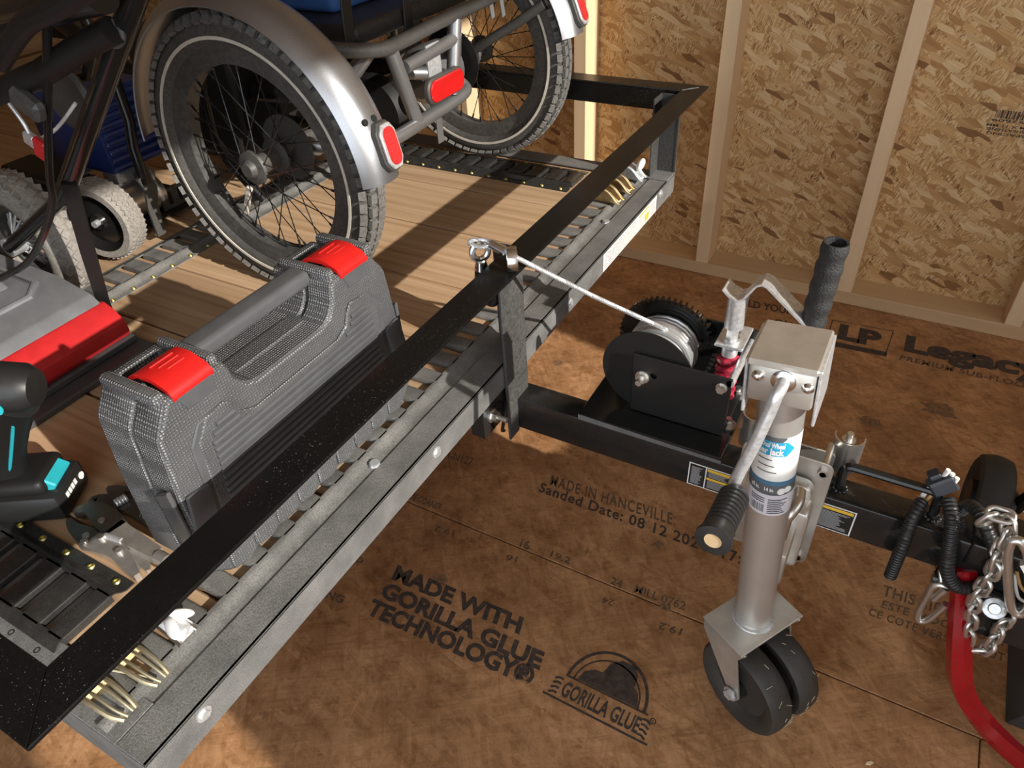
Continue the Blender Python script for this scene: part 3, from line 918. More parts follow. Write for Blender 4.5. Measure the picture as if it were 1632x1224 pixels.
# coupler
cpl = MB(); cpl.bx(0.775, 1.0, -0.152, -0.085, 0.262, 0.341, 0.006, 2); cpl.bx(0.80, 1.0, -0.158, -0.079, 0.30, 0.348, 0.006, 2)
cpl.cyl((0.775, -0.160, 0.262), (0.94, -0.160, 0.262), 0.010, n=16)
cpl.build('coupler', M['black_paint'], tr)
cb = MB(); cb.bx(0.83, 0.93, -0.17, -0.07, 0.185, 0.262, 0.004); cb.build('coupler_bracket', M['black_paint'], tr)
q = at(1585, 970, 'y', -0.178)
mb = MB(); ax = Vector((-0.05, -0.8, 0.6)).normalized()
mb.lathe([(0, 0.004), (0.007, 0.004), (0.0085, 0.0015), (0.0145, 0.0), (0.0155, -0.003), (0.0, -0.003)], q, ax, 24)
mb.cyl(q - ax * 0.02, q + ax * 0.001, 0.006, n=12)
mb.build('coupler_bolt', M['zinc'], tr, label='round galvanised bolt head')
# ================================================================== hand winch
WX, WZ = 0.302, 0.427                    # drum axle
wn = empty('hand_winch', (0.36, -0.04, 0.347), 'black worm gear hand winch with steel cable and crank on the trailer tongue', 'winch')
ZB = 0.347
mb = MB(); mb.bx(0.28, 0.440, -0.0985, -0.0945, ZB, 0.466, 0.001); mb.bx(0.28, 0.438, -0.0985, 0.024, ZB, ZB + 0.004, 0.001)
near_plate = mb.build('near_side_plate', M['blk_matte'], wn)
outl = [(0.285, ZB), (0.462, ZB), (0.462, 0.468), (0.452, 0.480), (0.36, 0.480), (0.285, 0.45)]
MB().prism([(a, b) for a, b in outl], (0, 0.024, 0), (1, 0, 0), (0, 0, 1), -0.004, 0.0008).build('far_side_plate', M['blk_gloss'], wn)
MB().cyl((WX, -0.0895, WZ), (WX, -0.086, WZ), 0.078, n=64).build('drum_flange', M['blk_matte'], wn)
MB().cyl((WX, -0.086, WZ), (WX, 0.004, WZ), 0.028, n=24).build('drum', M['blk'], wn)
# gear with teeth
NT = 52; prof = []
for k in range(NT):
    t0 = 2 * PI * k / NT
    for (f, r) in ((0.0, 0.0785), (0.22, 0.0785), (0.36, 0.0865), (0.62, 0.0865), (0.78, 0.0785)):
        t = t0 + f * 2 * PI / NT
        prof.append((r * math.cos(t), r * math.sin(t)))
g = MB().prism(prof, (WX, 0.004, WZ), (0, 0, 1), (1, 0, 0), 0.010, 0)
gear_o = g.build('gear', M['blk_gloss'], wn, angle=25)
for a_ in (20, 95, 150, 230, 300):
    c = Vector((WX + 0.064 * math.cos(R(a_)), 0.0, WZ + 0.064 * math.sin(R(a_)))); cut(gear_o, MB().cyl(c, c + Vector((0, 0.018, 0)), 0.003, n=10))
# cable wraps
mb = MB()
pts = []
for k in range(0, 15 * 20 + 1):
    t = 2 * PI * k / 20
    turn = k / 20
    lay = 0.050 + (0.006 if turn > 9 else 0)
    yy = (turn if turn <= 9 else 18 - turn)
    pts.append(Vector((WX + lay * math.cos(t), -0.082 + 0.0085 * yy + 0.004, WZ + lay * math.sin(t))))
mb.tube(pts, 0.0042, 6)
cab = mb.build('cable_wraps', M['cable'], wn)
# cable run: twisted strands
pA = Vector((WX + 0.012, -0.040, WZ + 0.058))
ringc = at(820, 410, 'x', 0.106); ringc = at(818, 408, 'z', RZ + 0.020)
pB = ringc.copy()
pC = at(783, 389, 'z', RZ + 0.030)
def strand_run(mb, path, r, n=6, twist=260.0):
    path = [Vector(p) for p in path]
    L = 0
    cum = [0]
    for a, b in zip(path[:-1], path[1:]):
        L += (b - a).length; cum.append(L)
    N = max(24, int(L / 0.0035))
    res = []
    for k in range(N + 1):
        d = L * k / N
        i = 0
        while i < len(cum) - 2 and cum[i + 1] < d: i += 1
        t = (d - cum[i]) / max(1e-6, cum[i + 1] - cum[i])
        res.append((path[i].lerp(path[i + 1], t), d))
    for s_ in range(n):
        pts = []
        for k, (p, d) in enumerate(res):
            tg = (res[min(k + 1, N)][0] - res[max(k - 1, 0)][0])
            u, v, a = frame_of(tg)
            t = d * twist + 2 * PI * s_ / n
            pts.append(p + (u * math.cos(t) + v * math.sin(t)) * r * 0.62)
        mb.tube(pts, r * 0.42, 5)
mb = MB(); strand_run(mb, [pA, pA.lerp(pB, 0.5) - Vector((0, 0, 0.003)), pB, pC], 0.0040)
mb.build('cable', M['cable'], wn, label='twisted steel wire cable')
mb = MB(); d = (pC - pB).normalized()
mb.cyl(pB + d * 0.014, pB + d * 0.040, 0.0075, n=14)
mb.build('ferrule', M['bright'], wn)
# eye loop of the cable and the hook behind the rail
pD = at(752, 384, 'z', RZ + 0.034)
lp = [pB + d * 0.038, pC + (pD - pC) * 0.4 + Vector((0, 0.006, 0.002)), pD + Vector((0, 0.003, 0)), pD + Vector((-0.004, -0.002, -0.004)), pC + (pD - pC) * 0.4 + Vector((0, -0.006, -0.004)), pB + d * 0.038]
mb = MB(); strand_run(mb, smooth_path(lp, 5), 0.0032); mb.build('cable_eye', M['cable'], wn)
ec = at(765, 401, 'z', RZ + 0.012)
mb = MB(); mb.torus(ec, (0.75, -0.65, 0.1), 0.0125, 0.0052, 28, 10)
mb.cyl(ec - Vector((0, 0, 0.016)), ec - Vector((0, 0, 0.03)), 0.008, 0.011, 12)
mb.build('hook_eye', M['bright'], wn)
mb = MB(); mb.tube(smooth_path([ec + Vector((0, 0, -0.024)), ec + Vector((-0.004, 0.001, -0.05)), ec + Vector((-0.006, 0.004, -0.075)), ec + Vector((0.004, 0.012, -0.095)), ec + Vector((0.016, 0.012, -0.085)), ec + Vector((0.018, 0.008, -0.06))], 5), [0.010] * 6 + [0.009] * 20, 10)
mb.build('hook', M['blk_gloss'], wn)
# ring welded on the rail
rc = at(816, 412, 'z', RZ + 0.0195); dc = (pB - pA).normalized()
fr = empty('cable_guide_ring', (rc.x, rc.y, RZ), 'shiny steel ring standing on the front rail with the cable passing through', 'ring')
mb = MB(); u_, v_, a_ = frame_of(dc)
prof = [(0.0145, -0.0075), (0.0185, -0.0075), (0.0195, 0.0), (0.0185, 0.0075), (0.0145, 0.0075), (0.0138, 0.0)]
mb.lathe(prof, (rc.x, rc.y, RZ + 0.0188), Vector((dc.x, dc.y, 0)), 36, closed_prof=True)
mb.build('ring_body', M['bright'], fr)
# worm, shaft, bearing
SX, SY = at(1152, 585, 'z', 0.425).x, -0.028
SX = 0.415
mb = MB(); hel = []
mb.cyl((SX, SY, 0.352), (SX, SY, 0.466), 0.0105, n=20)
for k in range(0, 5 * 18 + 1):
    t = 2 * PI * k / 18
    hel.append(Vector((SX + 0.0135 * math.cos(t), SY + 0.0135 * math.sin(t), 0.375 + 0.082 * k / 90)))
mb.tube(hel, 0.0058, 8)
mb.build('worm_gear', M['red_grease'], wn, label='worm screw smeared with red grease')
mb = MB(); mb.lathe([(0.0, 0.480), (0.0085, 0.480), (0.0125, 0.476), (0.0125, 0.460), (0.0, 0.460)], (SX, SY, 0), (0, 0, 1), 20); mb.build('worm_collar', M['zinc'], wn)
mb = MB(); mb.bx(SX - 0.022, SX + 0.022, SY - 0.016, 0.022, 0.480, 0.486, 0.001); mb.build('bearing_plate', M['zinc'], wn)
mb = MB(); mb.cyl((SX, SY, 0.486), (SX, SY, 0.491), 0.013, n=20); mb.cyl((SX, SY, 0.490), (SX, SY, 0.520), 0.0095, n=6); mb.build('drive_shaft', M['zinc'], wn)
mb = MB(); mb.cyl((SX, SY, 0.514), (SX, SY, 0.570), 0.0150, n=24); mb.build('crank_socket', M['zinc'], wn)
# crank arm: folded flat bar towards +x
cw = 0.0175
path = [(SX - 0.022, 0.584), (SX - 0.012, 0.575), (SX + 0.002, 0.570), (SX + 0.010, 0.575), (SX + 0.025, 0.601), (SX + 0.032, 0.605), (SX + 0.040, 0.603), (SX + 0.118, 0.540)]
mb = MB(); up = []; dn = []
for k, (x, z) in enumerate(path):
    a = path[max(k - 1, 0)]; b2 = path[min(k + 1, len(path) - 1)]
    tx, tz = b2[0] - a[0], b2[1] - a[1]; l = math.hypot(tx, tz); nx, nz = -tz / l * 0.0016, tx / l * 0.0016
    up.append((x + nx, z + nz)); dn.append((x - nx, z - nz))
ring = up + dn[::-1]; n = len(ring)
vs_ = [(x, SY + s_ * cw, z) for s_ in (-1, 1) for x, z in ring]
fs = [[k, (k + 1) % n, n + (k + 1) % n, n + k] for k in range(n)]
L_ = len(up)
for s_ in (0, 1):
    for k in range(L_ - 1): fs.append([s_ * n + k, s_ * n + k + 1, s_ * n + n - 2 - k, s_ * n + n - 1 - k])
mb.add(vs_, fs); mb.build('crank_arm', M['zinc'], wn)
# grip
gb = Vector((0.524, SY + 0.002, 0.541)); gt = Vector((0.529, SY + 0.002, 0.681)) 
gax = (gt - gb).normalized(); gl = (gt - gb).length
prof = [(0.0, 0.006), (0.014, 0.006)]
for k in range(25):
    h = 0.006 + (gl - 0.006) * k / 24
    prof.append((0.0178 + 0.0011 * math.sin(k * 2 * PI / 5.2), h))
prof += [(0.0165, gl + 0.001), (0.0135, gl + 0.0005), (0.0132, gl - 0.06), (0.0, gl - 0.06)]
MB().lathe(prof, gb, gax, 28).build('crank_grip', plain('textured_rubber_grip', (0.025, 0.025, 0.025), 0.6, bstr=0.9, bscale=420, var=0.3, vscale=250), wn, label='wavy black rubber grip, hollow at the top')
mb = MB(); mb.cyl(gb, gb + gax * 0.007, 0.0175, n=24); mb.build('grip_washer', M['white'], wn)
# tie rod and bolts
mb = MB(); mb.cyl((0.437, -0.0985, 0.457), (0.437, 0.024, 0.457), 0.0062, n=14); mb.build('tie_rod', M['zinc'], wn)
for (x, z, r, l) in ((WX - 0.004, WZ - 0.002, 0.0095, 0.020), (0.4255, 0.447, 0.0072, 0.008)):
    mb = MB(); mb.cyl((x, -0.0985, z), (x, -0.1005, z), r * 1.25, n=18); mb.cyl((x, -0.1005, z), (x, -0.0985 - 0.009, z), r, n=6); mb.cyl((x, -0.0985, z), (x, -0.0985 - l, z), r * 0.55, n=12)
    mb.build('axle_nut', M['steel'], wn)
cut(near_plate, MB().cyl((0.316, -0.102, 0.432), (0.316, -0.091, 0.432), 0.006, n=14))
for (u, v) in ((1175, 628), (1160, 678)):
    q = at(u, v, 'z', ZB)
    mb = MB(); mb.cyl((q.x, q.y, ZB), (q.x, q.y, ZB + 0.003), 0.0135, n=20); mb.cyl((q.x, q.y, ZB + 0.003), (q.x, q.y, ZB + 0.010), 0.008, n=6); mb.cyl((q.x, q.y, ZB + 0.010), (q.x, q.y, ZB + 0.016), 0.0048, n=10)
    mb.build('mounting_bolt', M['steel'], wn)

# ================================================================== trailer jack
jk = empty('trailer_jack', (0.60, -0.30, 0.0), 'silver dual wheel tongue jack with side crank and white label', 'jack')
J0 = Vector((0.5625, -0.2885, 0.188)); J1 = Vector((0.5305, -0.2885, 0.632))
jd = (J1 - J0).normalized(); RT = 0.0268
def jp(s): return J0 + jd * s
JL = (J1 - J0).length
MB().cyl(J0, jp(JL), RT, n=40).build('tube', M['jack_tube'], jk)
jy = Vector((0, -1, 0)); jx = jy.cross(jd).normalized() * -1
if jx.x < 0: jx = -jx
# wrapped label
def wrap(mb, s0, s1, a0, a1, r, n=16, top=None):
    """patch of the tube; angle measured from -y towards +x; top(a) may raise the upper edge"""
    vs_ = []
    for k in range(n + 1):
        a = a0 + (a1 - a0) * k / n
        dr = jy * math.cos(a) + jx * math.sin(a)
        vs_ += [jp(s0 if not callable(s0) else s0(a)) + dr * r, jp(s1 if not callable(s1) else s1(a)) + dr * r]
    mb.add(vs_, [[2 * k, 2 * k + 2, 2 * k + 3, 2 * k + 1] for k in range(n)])
sL = lambda v, dv=0: (v)
def s_of(u, v):
    """height along the tube for a pixel on its camera side"""
    best = None
    for k in range(400):
        s = JL * k / 399; p = jp(s) + (CAM - jp(s)).normalized() * RT; c = p - CAM
        vv = 612 + FPX * c.dot(CY) / c.dot(CZ)
        if best is None or abs(vv - v) < best[0]: best = (abs(vv - v), s)
    return best[1]
sB, sM1, sM2, sT = s_of(0, 797), s_of(0, 765), s_of(0, 752), s_of(0, 668)
lb = MB(); wrap(lb, sM1, sT - 0.006, -1.6, 1.9, RT + 0.0004, 30)
lo = lb.build('label', M['paper'], jk, label='white product label wrapped around the tube')
lb = MB(); wrap(lb, sB, sM1, -1.6, 1.9, RT + 0.0004, 30); lb.build('label_base', M['label_lilac'], lo)
lb = MB(); wrap(lb, sM1, sM1 + 0.017, -1.6, 1.9, RT + 0.0008, 30); lb.build('label_band', M['label_grey'], lo)
lb = MB(); wrap(lb, sM1 + 0.017, sM1 + 0.024, -1.6, 1.9, RT + 0.0008, 30); lb.build('label_stripe', M['label_navy'], lo)
sA0, sA1 = s_of(0, 704), s_of(0, 682)
sm = (sA0 + sA1) / 2; sh = (sA1 - sA0) / 2
lb = MB(); wrap(lb, lambda a: sm - sh * (1 if a < 0.62 else max(0, 1 - (a - 0.62) / 0.35)), lambda a: sm + sh * (1 if a < 0.62 else max(0, 1 - (a - 0.62) / 0.35)), -1.5, 0.97, RT + 0.0009, 40)
lb.build('label_arrow', M['label_blue'], lo)
lb = MB(); wrap(lb, lambda a: sT - 0.030 + 0.028 * max(0, a + 0.2), sT - 0.006, -0.9, 0.55, RT + 0.0008, 14); lb.build('label_photo', M['label_grey'], lo)
def wrap_text(txt, s, a0, a1, h, mat, name, bold=0.02, r=RT + 0.0014):
    vs_, fs = letters(txt, bold)
    x0 = min(v.x for v in vs_); x1 = max(v.x for v in vs_)
    out = []
    for v in vs_:
        a = a0 + (a1 - a0) * (v.x - x0) / (x1 - x0)
        out.append(jp(s + v.y / 0.7 * h) + (jy * math.cos(a) + jx * math.sin(a)) * r)
    MB().add(out, fs).build(name, mat, lo, angle=0)
wrap_text('Dual Wheel', sm + 0.002, -0.48, 0.50, 0.008, M['paper'], 'label_text', 0.03)
wrap_text('Trailer Jack', sm - sh + 0.0025, -1.1, 0.50, 0.0095, M['paper'], 'label_text', 0.04)
wrap_text('14 in.', sM1 + 0.007, -0.12, 0.30, 0.006, M['paper'], 'label_text', 0.03)
wrap_text('x2 in.', sM1 + 0.007, -0.8, -0.35, 0.006, M['paper'], 'label_text', 0.03)
for (a, s) in ((0.62, sM1 + 0.007), (0.92, sM1 + 0.0085)):
    dr = jy * math.cos(a) + jx * math.sin(a); c = jp(s) + dr * (RT + 0.0011)
    MB().cyl(c - dr * 0.0005, c + dr * 0.0003, 0.0052, n=18).build('label_dot', M['paper'], lo)
lb = MB()
for k in range(8): wrap(lb, sB + 0.004 + k * 0.0034, sB + 0.0054 + k * 0.0034, 0.10, random.uniform(0.7, 1.05), RT + 0.0008, 8)
for k in range(3): wrap(lb, sB + 0.022 + k * 0.0034, sB + 0.0234 + k * 0.0034, -0.75, -0.05, RT + 0.0008, 8)
for k in range(16): wrap(lb, sB + 0.005, sB + 0.018, -0.75 + 0.045 * k, -0.75 + 0.045 * k + random.choice((0.012, 0.025)), RT + 0.0008, 1)
for k in range(3): wrap(lb, sA0 - 0.008 - k * 0.010, sA0 - 0.0066 - k * 0.010, -0.6, 0.05 + 0.12 * k, RT + 0.0008, 8)
lb.build('label_print', M['label_text'], lo, kind='stuff')
# head
hc = (J1 + Vector((0, 0, 0.0)))
hx0, hx1, hy0, hy1 = 0.496, 0.5665, -0.327, -0.248
rotj = Matrix.Rotation(math.atan2(jd.x, jd.z), 3, 'Y')
def hbox(mb, x0, x1, y0, y1, z0, z1, bev=0.0, seg=1):
    c = Vector(((x0 + x1) / 2 - J1.x, (y0 + y1) / 2 - J1.y, (z0 + z1) / 2 - J1.z))
    mb.box(J1 + rotj @ c, (x1 - x0, y1 - y0, z1 - z0), rotj, bev, seg)
mb = MB(); hbox(mb, hx0, hx1, hy0, hy1, 0.627, 0.682, 0.005, 2); mb.build('gear_housing', M['jack_steel'], jk)
mb = MB(); hbox(mb, hx0 - 0.002, hx1 + 0.002, hy0 - 0.002, hy1 + 0.004, 0.676, 0.6845, 0.002); mb.build('housing_lid', M['jack_steel'], jk)
for xa in (hx1 + 0.0015, hx0 - 0.005):
    mb = MB(); hbox(mb, xa, xa + 0.0035, hy0 + 0.004, hy1 + 0.002, 0.605, 0.680, 0.001); mb.build('housing_cheek', M['zinc'], jk)
for x in (hx0 + 0.009, hx1 - 0.009):
    mb = MB(); c = Vector((x, hy0, 0.662)); mb.lathe([(0.0, 0.006), (0.004, 0.0052), (0.0068, 0.002), (0.007, 0.0), (0, 0)], c, (0, -1, 0), 18); mb.build('rivet', M['bright'], jk)
# crank
c0 = Vector((0.532, hy0, 0.663))
mb = MB(); mb.lathe([(0.0, 0.004), (0.010, 0.004), (0.0135, 0.002), (0.0135, 0.0), (0, 0)], c0, (0, -1, 0), 24); mb.build('crank_bushing', M['bright'], jk)
c1 = at(1247, 598, 'y', -0.352); c2 = at(1172, 772, 'y', -0.360)
pts = smooth_path([c0 + Vector((0, 0.01, 0)), c0 + Vector((0, -0.012, 0)), c0 + Vector((-0.002, -0.021, -0.006)), c0.lerp(c2, 0.16) + Vector((0, -0.018, 0)), c0.lerp(c2, 0.5) + Vector((0, -0.012, 0)), c2 + Vector((0, 0, 0.012)), c2 + Vector((-0.001, -0.004, 0.001)), c2 + Vector((-0.001, -0.014, -0.003)), c2 + Vector((-0.001, -0.06, -0.004))], 6)
MB().tube(pts, 0.0072, 14).build('crank_rod', M['zinc'], jk)
g0 = c2 + Vector((0.004, -0.008, -0.003)); g1 = at(1136, 862, 'y', g0.y - 0.088)
ga = (g1 - g0).normalized(); GL = (g1 - g0).length
prof = [(0.0, 0.0), (0.0125, 0.0), (0.0155, 0.006)]
for k in range(9):
    h = 0.010 + k * 0.0072
    prof += [(0.0178, h), (0.0178, h + 0.0040), (0.0158, h + 0.0046), (0.0158, h + 0.0066)]
prof += [(0.0175, GL - 0.022), (0.0185, GL - 0.012), (0.021, GL - 0.004), (0.0205, GL), (0.0105, GL + 0.0012), (0.010, GL - 0.003), (0, GL - 0.003)]
MB().lathe(prof, g0, ga, 28).build('crank_grip', plain('ribbed_black_grip', (0.022, 0.022, 0.022), 0.32, bstr=0.1, bscale=200), jk, label='ribbed black rubber crank grip')
MB().cyl(g1 - ga * 0.004, g1 + ga * 0.0004, 0.0098, n=24).build('grip_end', M['tan_reflection'], jk, label='rod end inside the grip with painted tan reflection')
# swivel bracket between tube and tongue
br = M['jack_steel']
by = TY0 - 0.0035
mb = MB(); mb.prism(rounded(0.130, 0.225, 0.014), (0.545, by - 0.0035, 0.292), (1, 0, 0), (0, 0, 1), -0.0035, 0.001)
mb.prism(rounded(0.094, 0.160, 0.016), (0.545, by - 0.007, 0.292), (1, 0, 0), (0, 0, 1), 0.022, 0.004, 2)
mb.build('mounting_plate', br, jk)
mb = MB(); mb.prism(rounded(0.130, 0.150, 0.012), (0.545, TY1 + 0.001, 0.30), (1, 0, 0), (0, 0, 1), -0.0035, 0.001); mb.build('clamp_plate', br, jk)
mb = MB(); mb.prism(rounded(0.075, 0.120, 0.010), (0.560, -0.172, 0.290), (1, 0, 0), (0, 0, 1), 0.036, 0.005, 2); mb.build('pivot_box', br, jk)
mb = MB(); mb.bx(0.530, 0.585, -0.268, -0.200, 0.250, 0.320, 0.006, 2); mb.build('pivot_arm', br, jk)
mb = MB(); q = at(1255, 822, 'y', -0.232)
mb.tube(smooth_path([q + Vector((0.006, 0.035, 0.020)), q + Vector((0.008, 0.012, 0.020)), q + Vector((0.004, -0.004, 0.014)), q + Vector((0.0, -0.008, 0.0)), q + Vector((0.0, -0.008, -0.038))], 5), 0.0082, 14)
mb.build('lock_pin', M['steel'], jk, label='bent steel locking pin')
for (x, z) in ((0.493, 0.388), (0.597, 0.388), (0.493, 0.198), (0.597, 0.198)):
    mb = MB(); mb.cyl((x, by - 0.010, z), (x, TY1 + 0.006, z), 0.0048, n=12); mb.cyl((x, by - 0.0035, z), (x, by - 0.010, z), 0.0082, n=6); mb.build('clamp_bolt', M['steel'], jk)
# channel clamp standing behind the tongue
mb = MB(); q = at(1325, 740, 'y', TY1 + 0.006); 
mb.lathe([(0.020, -0.03), (0.020, 0.03), (0.022, 0.03), (0.022, -0.03)], (0.618, TY1 + 0.020, 0.372), (0, 0, 1), 16, a0=R(170), a1=R(370), u=(1, 0, 0), closed_prof=True)
mb.build('channel_clamp', M['steel'], jk)
mb = MB(); mb.cyl((0.617, TY1 + 0.012, 0.30), (0.617, TY1 + 0.012, 0.414), 0.005, n=12); mb.cyl((0.617, TY1 + 0.012, 0.396), (0.617, TY1 + 0.012, 0.402), 0.010, n=16); mb.build('clamp_rod', M['steel'], jk)
mb = MB(); mb.lathe([(0.018, -0.03), (0.018, 0.03), (0.020, 0.03), (0.020, -0.03)], (0.480, TY1 + 0.020, 0.365), (0, 0, 1), 16, a0=R(170), a1=R(370), u=(1, 0, 0), closed_prof=True); mb.build('channel_clamp', M['steel'], jk)
# fork and wheels (swivelled)
sw = R(30)
wa = Vector((math.sin(sw), math.cos(sw), 0))           # axle direction
wf = Vector((math.cos(sw), -math.sin(sw), 0))          # rolling direction
WR = 0.078
HW = 0.057
fz = 0.190
fc = J0.copy()
wc = Vector((J0.x, J0.y, WR)) + wf * 0.036
def fk(a, b, z): return Vector((fc.x, fc.y, 0)) + wf * a + wa * b + Vector((0, 0, z))
rotf = Matrix((wf, wa, Vector((0, 0, 1)))).transposed()
mb = MB(); mb.box(fk(0.0, 0, fz - 0.002), (0.080, 2 * HW + 0.012, 0.004), rotf, 0.0008)
mb.build('fork_plate', M['jack_steel'], jk)
for s_ in (-1, 1):
    e = wc - Vector((fc.x, fc.y, 0)); ea = e.dot(wf); eb = e.dot(wa)
    out = [(-0.042, fz - 0.004), (0.042, fz - 0.004), (0.030, fz - 0.03), (ea + 0.014, WR + 0.0), (ea + 0.010, WR - 0.012), (ea - 0.006, WR - 0.014), (ea - 0.016, WR + 0.006), (-0.040, fz - 0.032)]
    mb = MB(); mb.prism(out, Vector((fc.x, fc.y, 0)) + wa * (s_ * HW - (0.0035 if s_ > 0 else 0)), wf, (0, 0, 1), -0.0035, 0.0006)
    mb.build('fork_arm', M['jack_steel'], jk)
MB().torus(J0 + Vector((0, 0, 0.001)), (0, 0, 1), RT + 0.0005, 0.0042, 40, 8).build('weld_bead', M['zinc'], jk)
mb = MB(); mb.cyl(wc - wa * (HW + 0.008), wc + wa * (HW + 0.008), 0.006, n=12); mb.build('axle', M['steel'], jk)
mb = MB(); mb.cyl(wc - wa * (HW + 0.0035), wc - wa * (HW + 0.005), 0.012, n=18); mb.cyl(wc - wa * (HW + 0.005), wc - wa * (HW + 0.010), 0.0085, n=6); mb.build('axle_bolt', M['zinc'], jk)
wr_ = plain('jack_wheel_rubber', (0.022, 0.020, 0.018), 0.55, var=0.3, dust=0.35, dscale=60, dustcol=(0.12, 0.10, 0.08))
for s_ in (-1, 1):
    c = wc + wa * (s_ * 0.0285)
    hw = 0.0205
    pr = [(0.010, -hw * 0.6), (0.048, -hw * 0.5), (0.060, -hw * 0.95), (0.072, -hw), (0.0765, -hw * 0.75), (0.078, -hw * 0.2), (0.078, hw * 0.2), (0.0765, hw * 0.75), (0.072, hw), (0.060, hw * 0.95), (0.048, hw * 0.5), (0.010, hw * 0.6)]
    w = MB().lathe(pr, c, wa, 48, closed_prof=True).build('wheel', wr_, jk, label='black solid rubber jack wheel')
    mb = MB()
    for k in range(6):
        t = 2 * PI * k / 6; dr = wf * math.cos(t) + Vector((0, 0, 1)) * math.sin(t)
        mb.cyl(c + dr * 0.012 - wa * s_ * 0.0 , c + dr * 0.052, 0.006, n=6)
    mb.cyl(c - wa * 0.02, c + wa * 0.02, 0.015, n=18)
    mb.build('wheel_spokes', M['blk'], w)
    mb = MB()
    for k in range(11):
        t = random.uniform(-0.3, 1.5); h = random.uniform(-hw, hw) * 0.85
        p = c + (wf * math.cos(t) + Vector((0, 0, 1)) * math.sin(t)) * 0.0784 + wa * h
        tt = (wf * -math.sin(t) + Vector((0, 0, 1)) * math.cos(t)) * random.uniform(-1, 1) + wa * random.uniform(-1, 1)
        p2 = p + tt.normalized() * random.uniform(0.005, 0.012)
        r2 = p2 - c; ax_ = wa * r2.dot(wa); p2 = c + ax_ + (r2 - ax_).normalized() * 0.0784
        mb.tube([p, p2], 0.00045, 4)
    o = mb.build('grass_bits', M['grass'], w); o['kind'] = 'stuff'

# ================================================================== tool case
TX, TYc, TZ = -0.002, -0.512, 0.4375
tb = empty('tool_case', (-0.06, TYc, TZ), 'grey hard plastic tool case with two red latches standing on the deck', 'tool case')
HWt, HT = 0.206, 0.268
def case_outline(hw, h, notch=True, cut=0.028, low=0.0):
    o = [(-hw + cut, low), (hw - cut, low), (hw, low + cut), (hw - 0.004, h * 0.55), (hw - 0.012, h - cut * 1.3), (hw - 0.012 - cut * 0.9, h)]
    if notch:
        o += [(0.094, h), (0.088, h - 0.006), (0.084, h - 0.028), (0.072, h - 0.044), (0.056, h - 0.050), (-0.056, h - 0.050), (-0.072, h - 0.044), (-0.084, h - 0.028), (-0.088, h - 0.006), (-0.094, h)]
    o += [(-hw + 0.012 + cut * 0.9, h), (-hw + 0.012, h - cut * 1.3), (-hw + 0.004, h * 0.55), (-hw, low + cut)]
    return o
oy, oz = Vector((0, 1, 0)), Vector((0, 0, 1))
# y x z = +x
mb = MB(); mb.prism(case_outline(HWt, HT), (TX - 0.052, TYc, TZ), oy, oz, 0.044, 0.013, 1)
front = mb.build('front_shell', M['case_dots'], tb)
mb = MB(); mb.prism(case_outline(HWt, HT), (TX - 0.112, TYc, TZ), oy, oz, 0.0585, 0.011, 1)
back_shell = mb.build('back_shell', M['case_dots'], tb)
# raised front panel following the outline
def inset(hw, h, m_):
    return [(-hw + m_ + 0.02, m_ * 0.8), (hw - m_ - 0.02, m_ * 0.8), (hw - m_, m_ + 0.022), (hw - m_ - 0.010, h - 0.068), (hw - m_ - 0.028, h - 0.045), (0.110, h - 0.042), (0.101, h - 0.052), (0.094, h - 0.068), (0.074, h - 0.078),
            (-0.074, h - 0.078), (-0.094, h - 0.068), (-0.101, h - 0.052), (-0.110, h - 0.042), (-hw + m_ + 0.028, h - 0.045), (-hw + m_ + 0.010, h - 0.068), (-hw + m_, m_ + 0.022)]
mb = MB(); mb.prism(inset(HWt, HT, 0.030), (TX - 0.009, TYc, TZ), oy, oz, 0.0035, 0.0022); mb.build('panel_border', M['case_smooth'], tb)
mb = MB(); mb.prism(inset(HWt, HT, 0.040), (TX - 0.009, TYc, TZ), oy, oz, 0.0052, 0.0015); mb.build('panel_dotted', M['case_dots'], tb)
mb = MB()
outl = inset(HWt, HT - 0.006, 0.050)
def span(z):
    xs = []
    for (a, b), (c, d_) in zip(outl, outl[1:] + outl[:1]):
        if (b - z) * (d_ - z) < 0: xs.append(a + (c - a) * (z - b) / (d_ - b))
    return sorted(xs)
z = 0.052
while z < HT - 0.056:
    sp = span(z)
    for a, b in zip(sp[0::2], sp[1::2]):
        if b - a > 0.01:
            mb.tube([(TX - 0.0035, TYc + a + 0.004, TZ + z), (TX - 0.0035, TYc + b - 0.004, TZ + z)], 0.0036, 8)
    z += 0.0098
rp = mb.build('panel_ribs', M['case_smooth'], tb)
# scalloped grip feet along the bottom of the front shell
for k in range(9):
    y = TYc - 0.16 + 0.04 * k
    MB().prism([(-0.019, 0.004), (0.004, 0.0), (0.017, 0.004), (0.0195, 0.022), (0.012, 0.034), (-0.018, 0.034), (-0.0195, 0.014)], (TX - 0.012, y, TZ + 0.001), oy, oz, 0.0075, 0.002, 1).build('foot_scallop', M['case_dots'], tb)
# corner pads
for s_ in (-1, 1):
    MB().box((TX - 0.004, TYc + s_ * (HWt - 0.022), TZ + 0.125), (0.008, 0.032, 0.052), rotm(R(8 * s_)), 0.004, 2).build('corner_pad', M['case_smooth'], tb)
    MB().prism([(0, 0), (0.028, 0), (0.028, 0.07), (0, 0.085)], (TX - 0.010, TYc + s_ * HWt - s_ * 0.002, TZ + 0.085), (-1, 0, 0), oz, 0.006 * s_ , 0.002).build('side_rib', M['case_smooth'], tb)
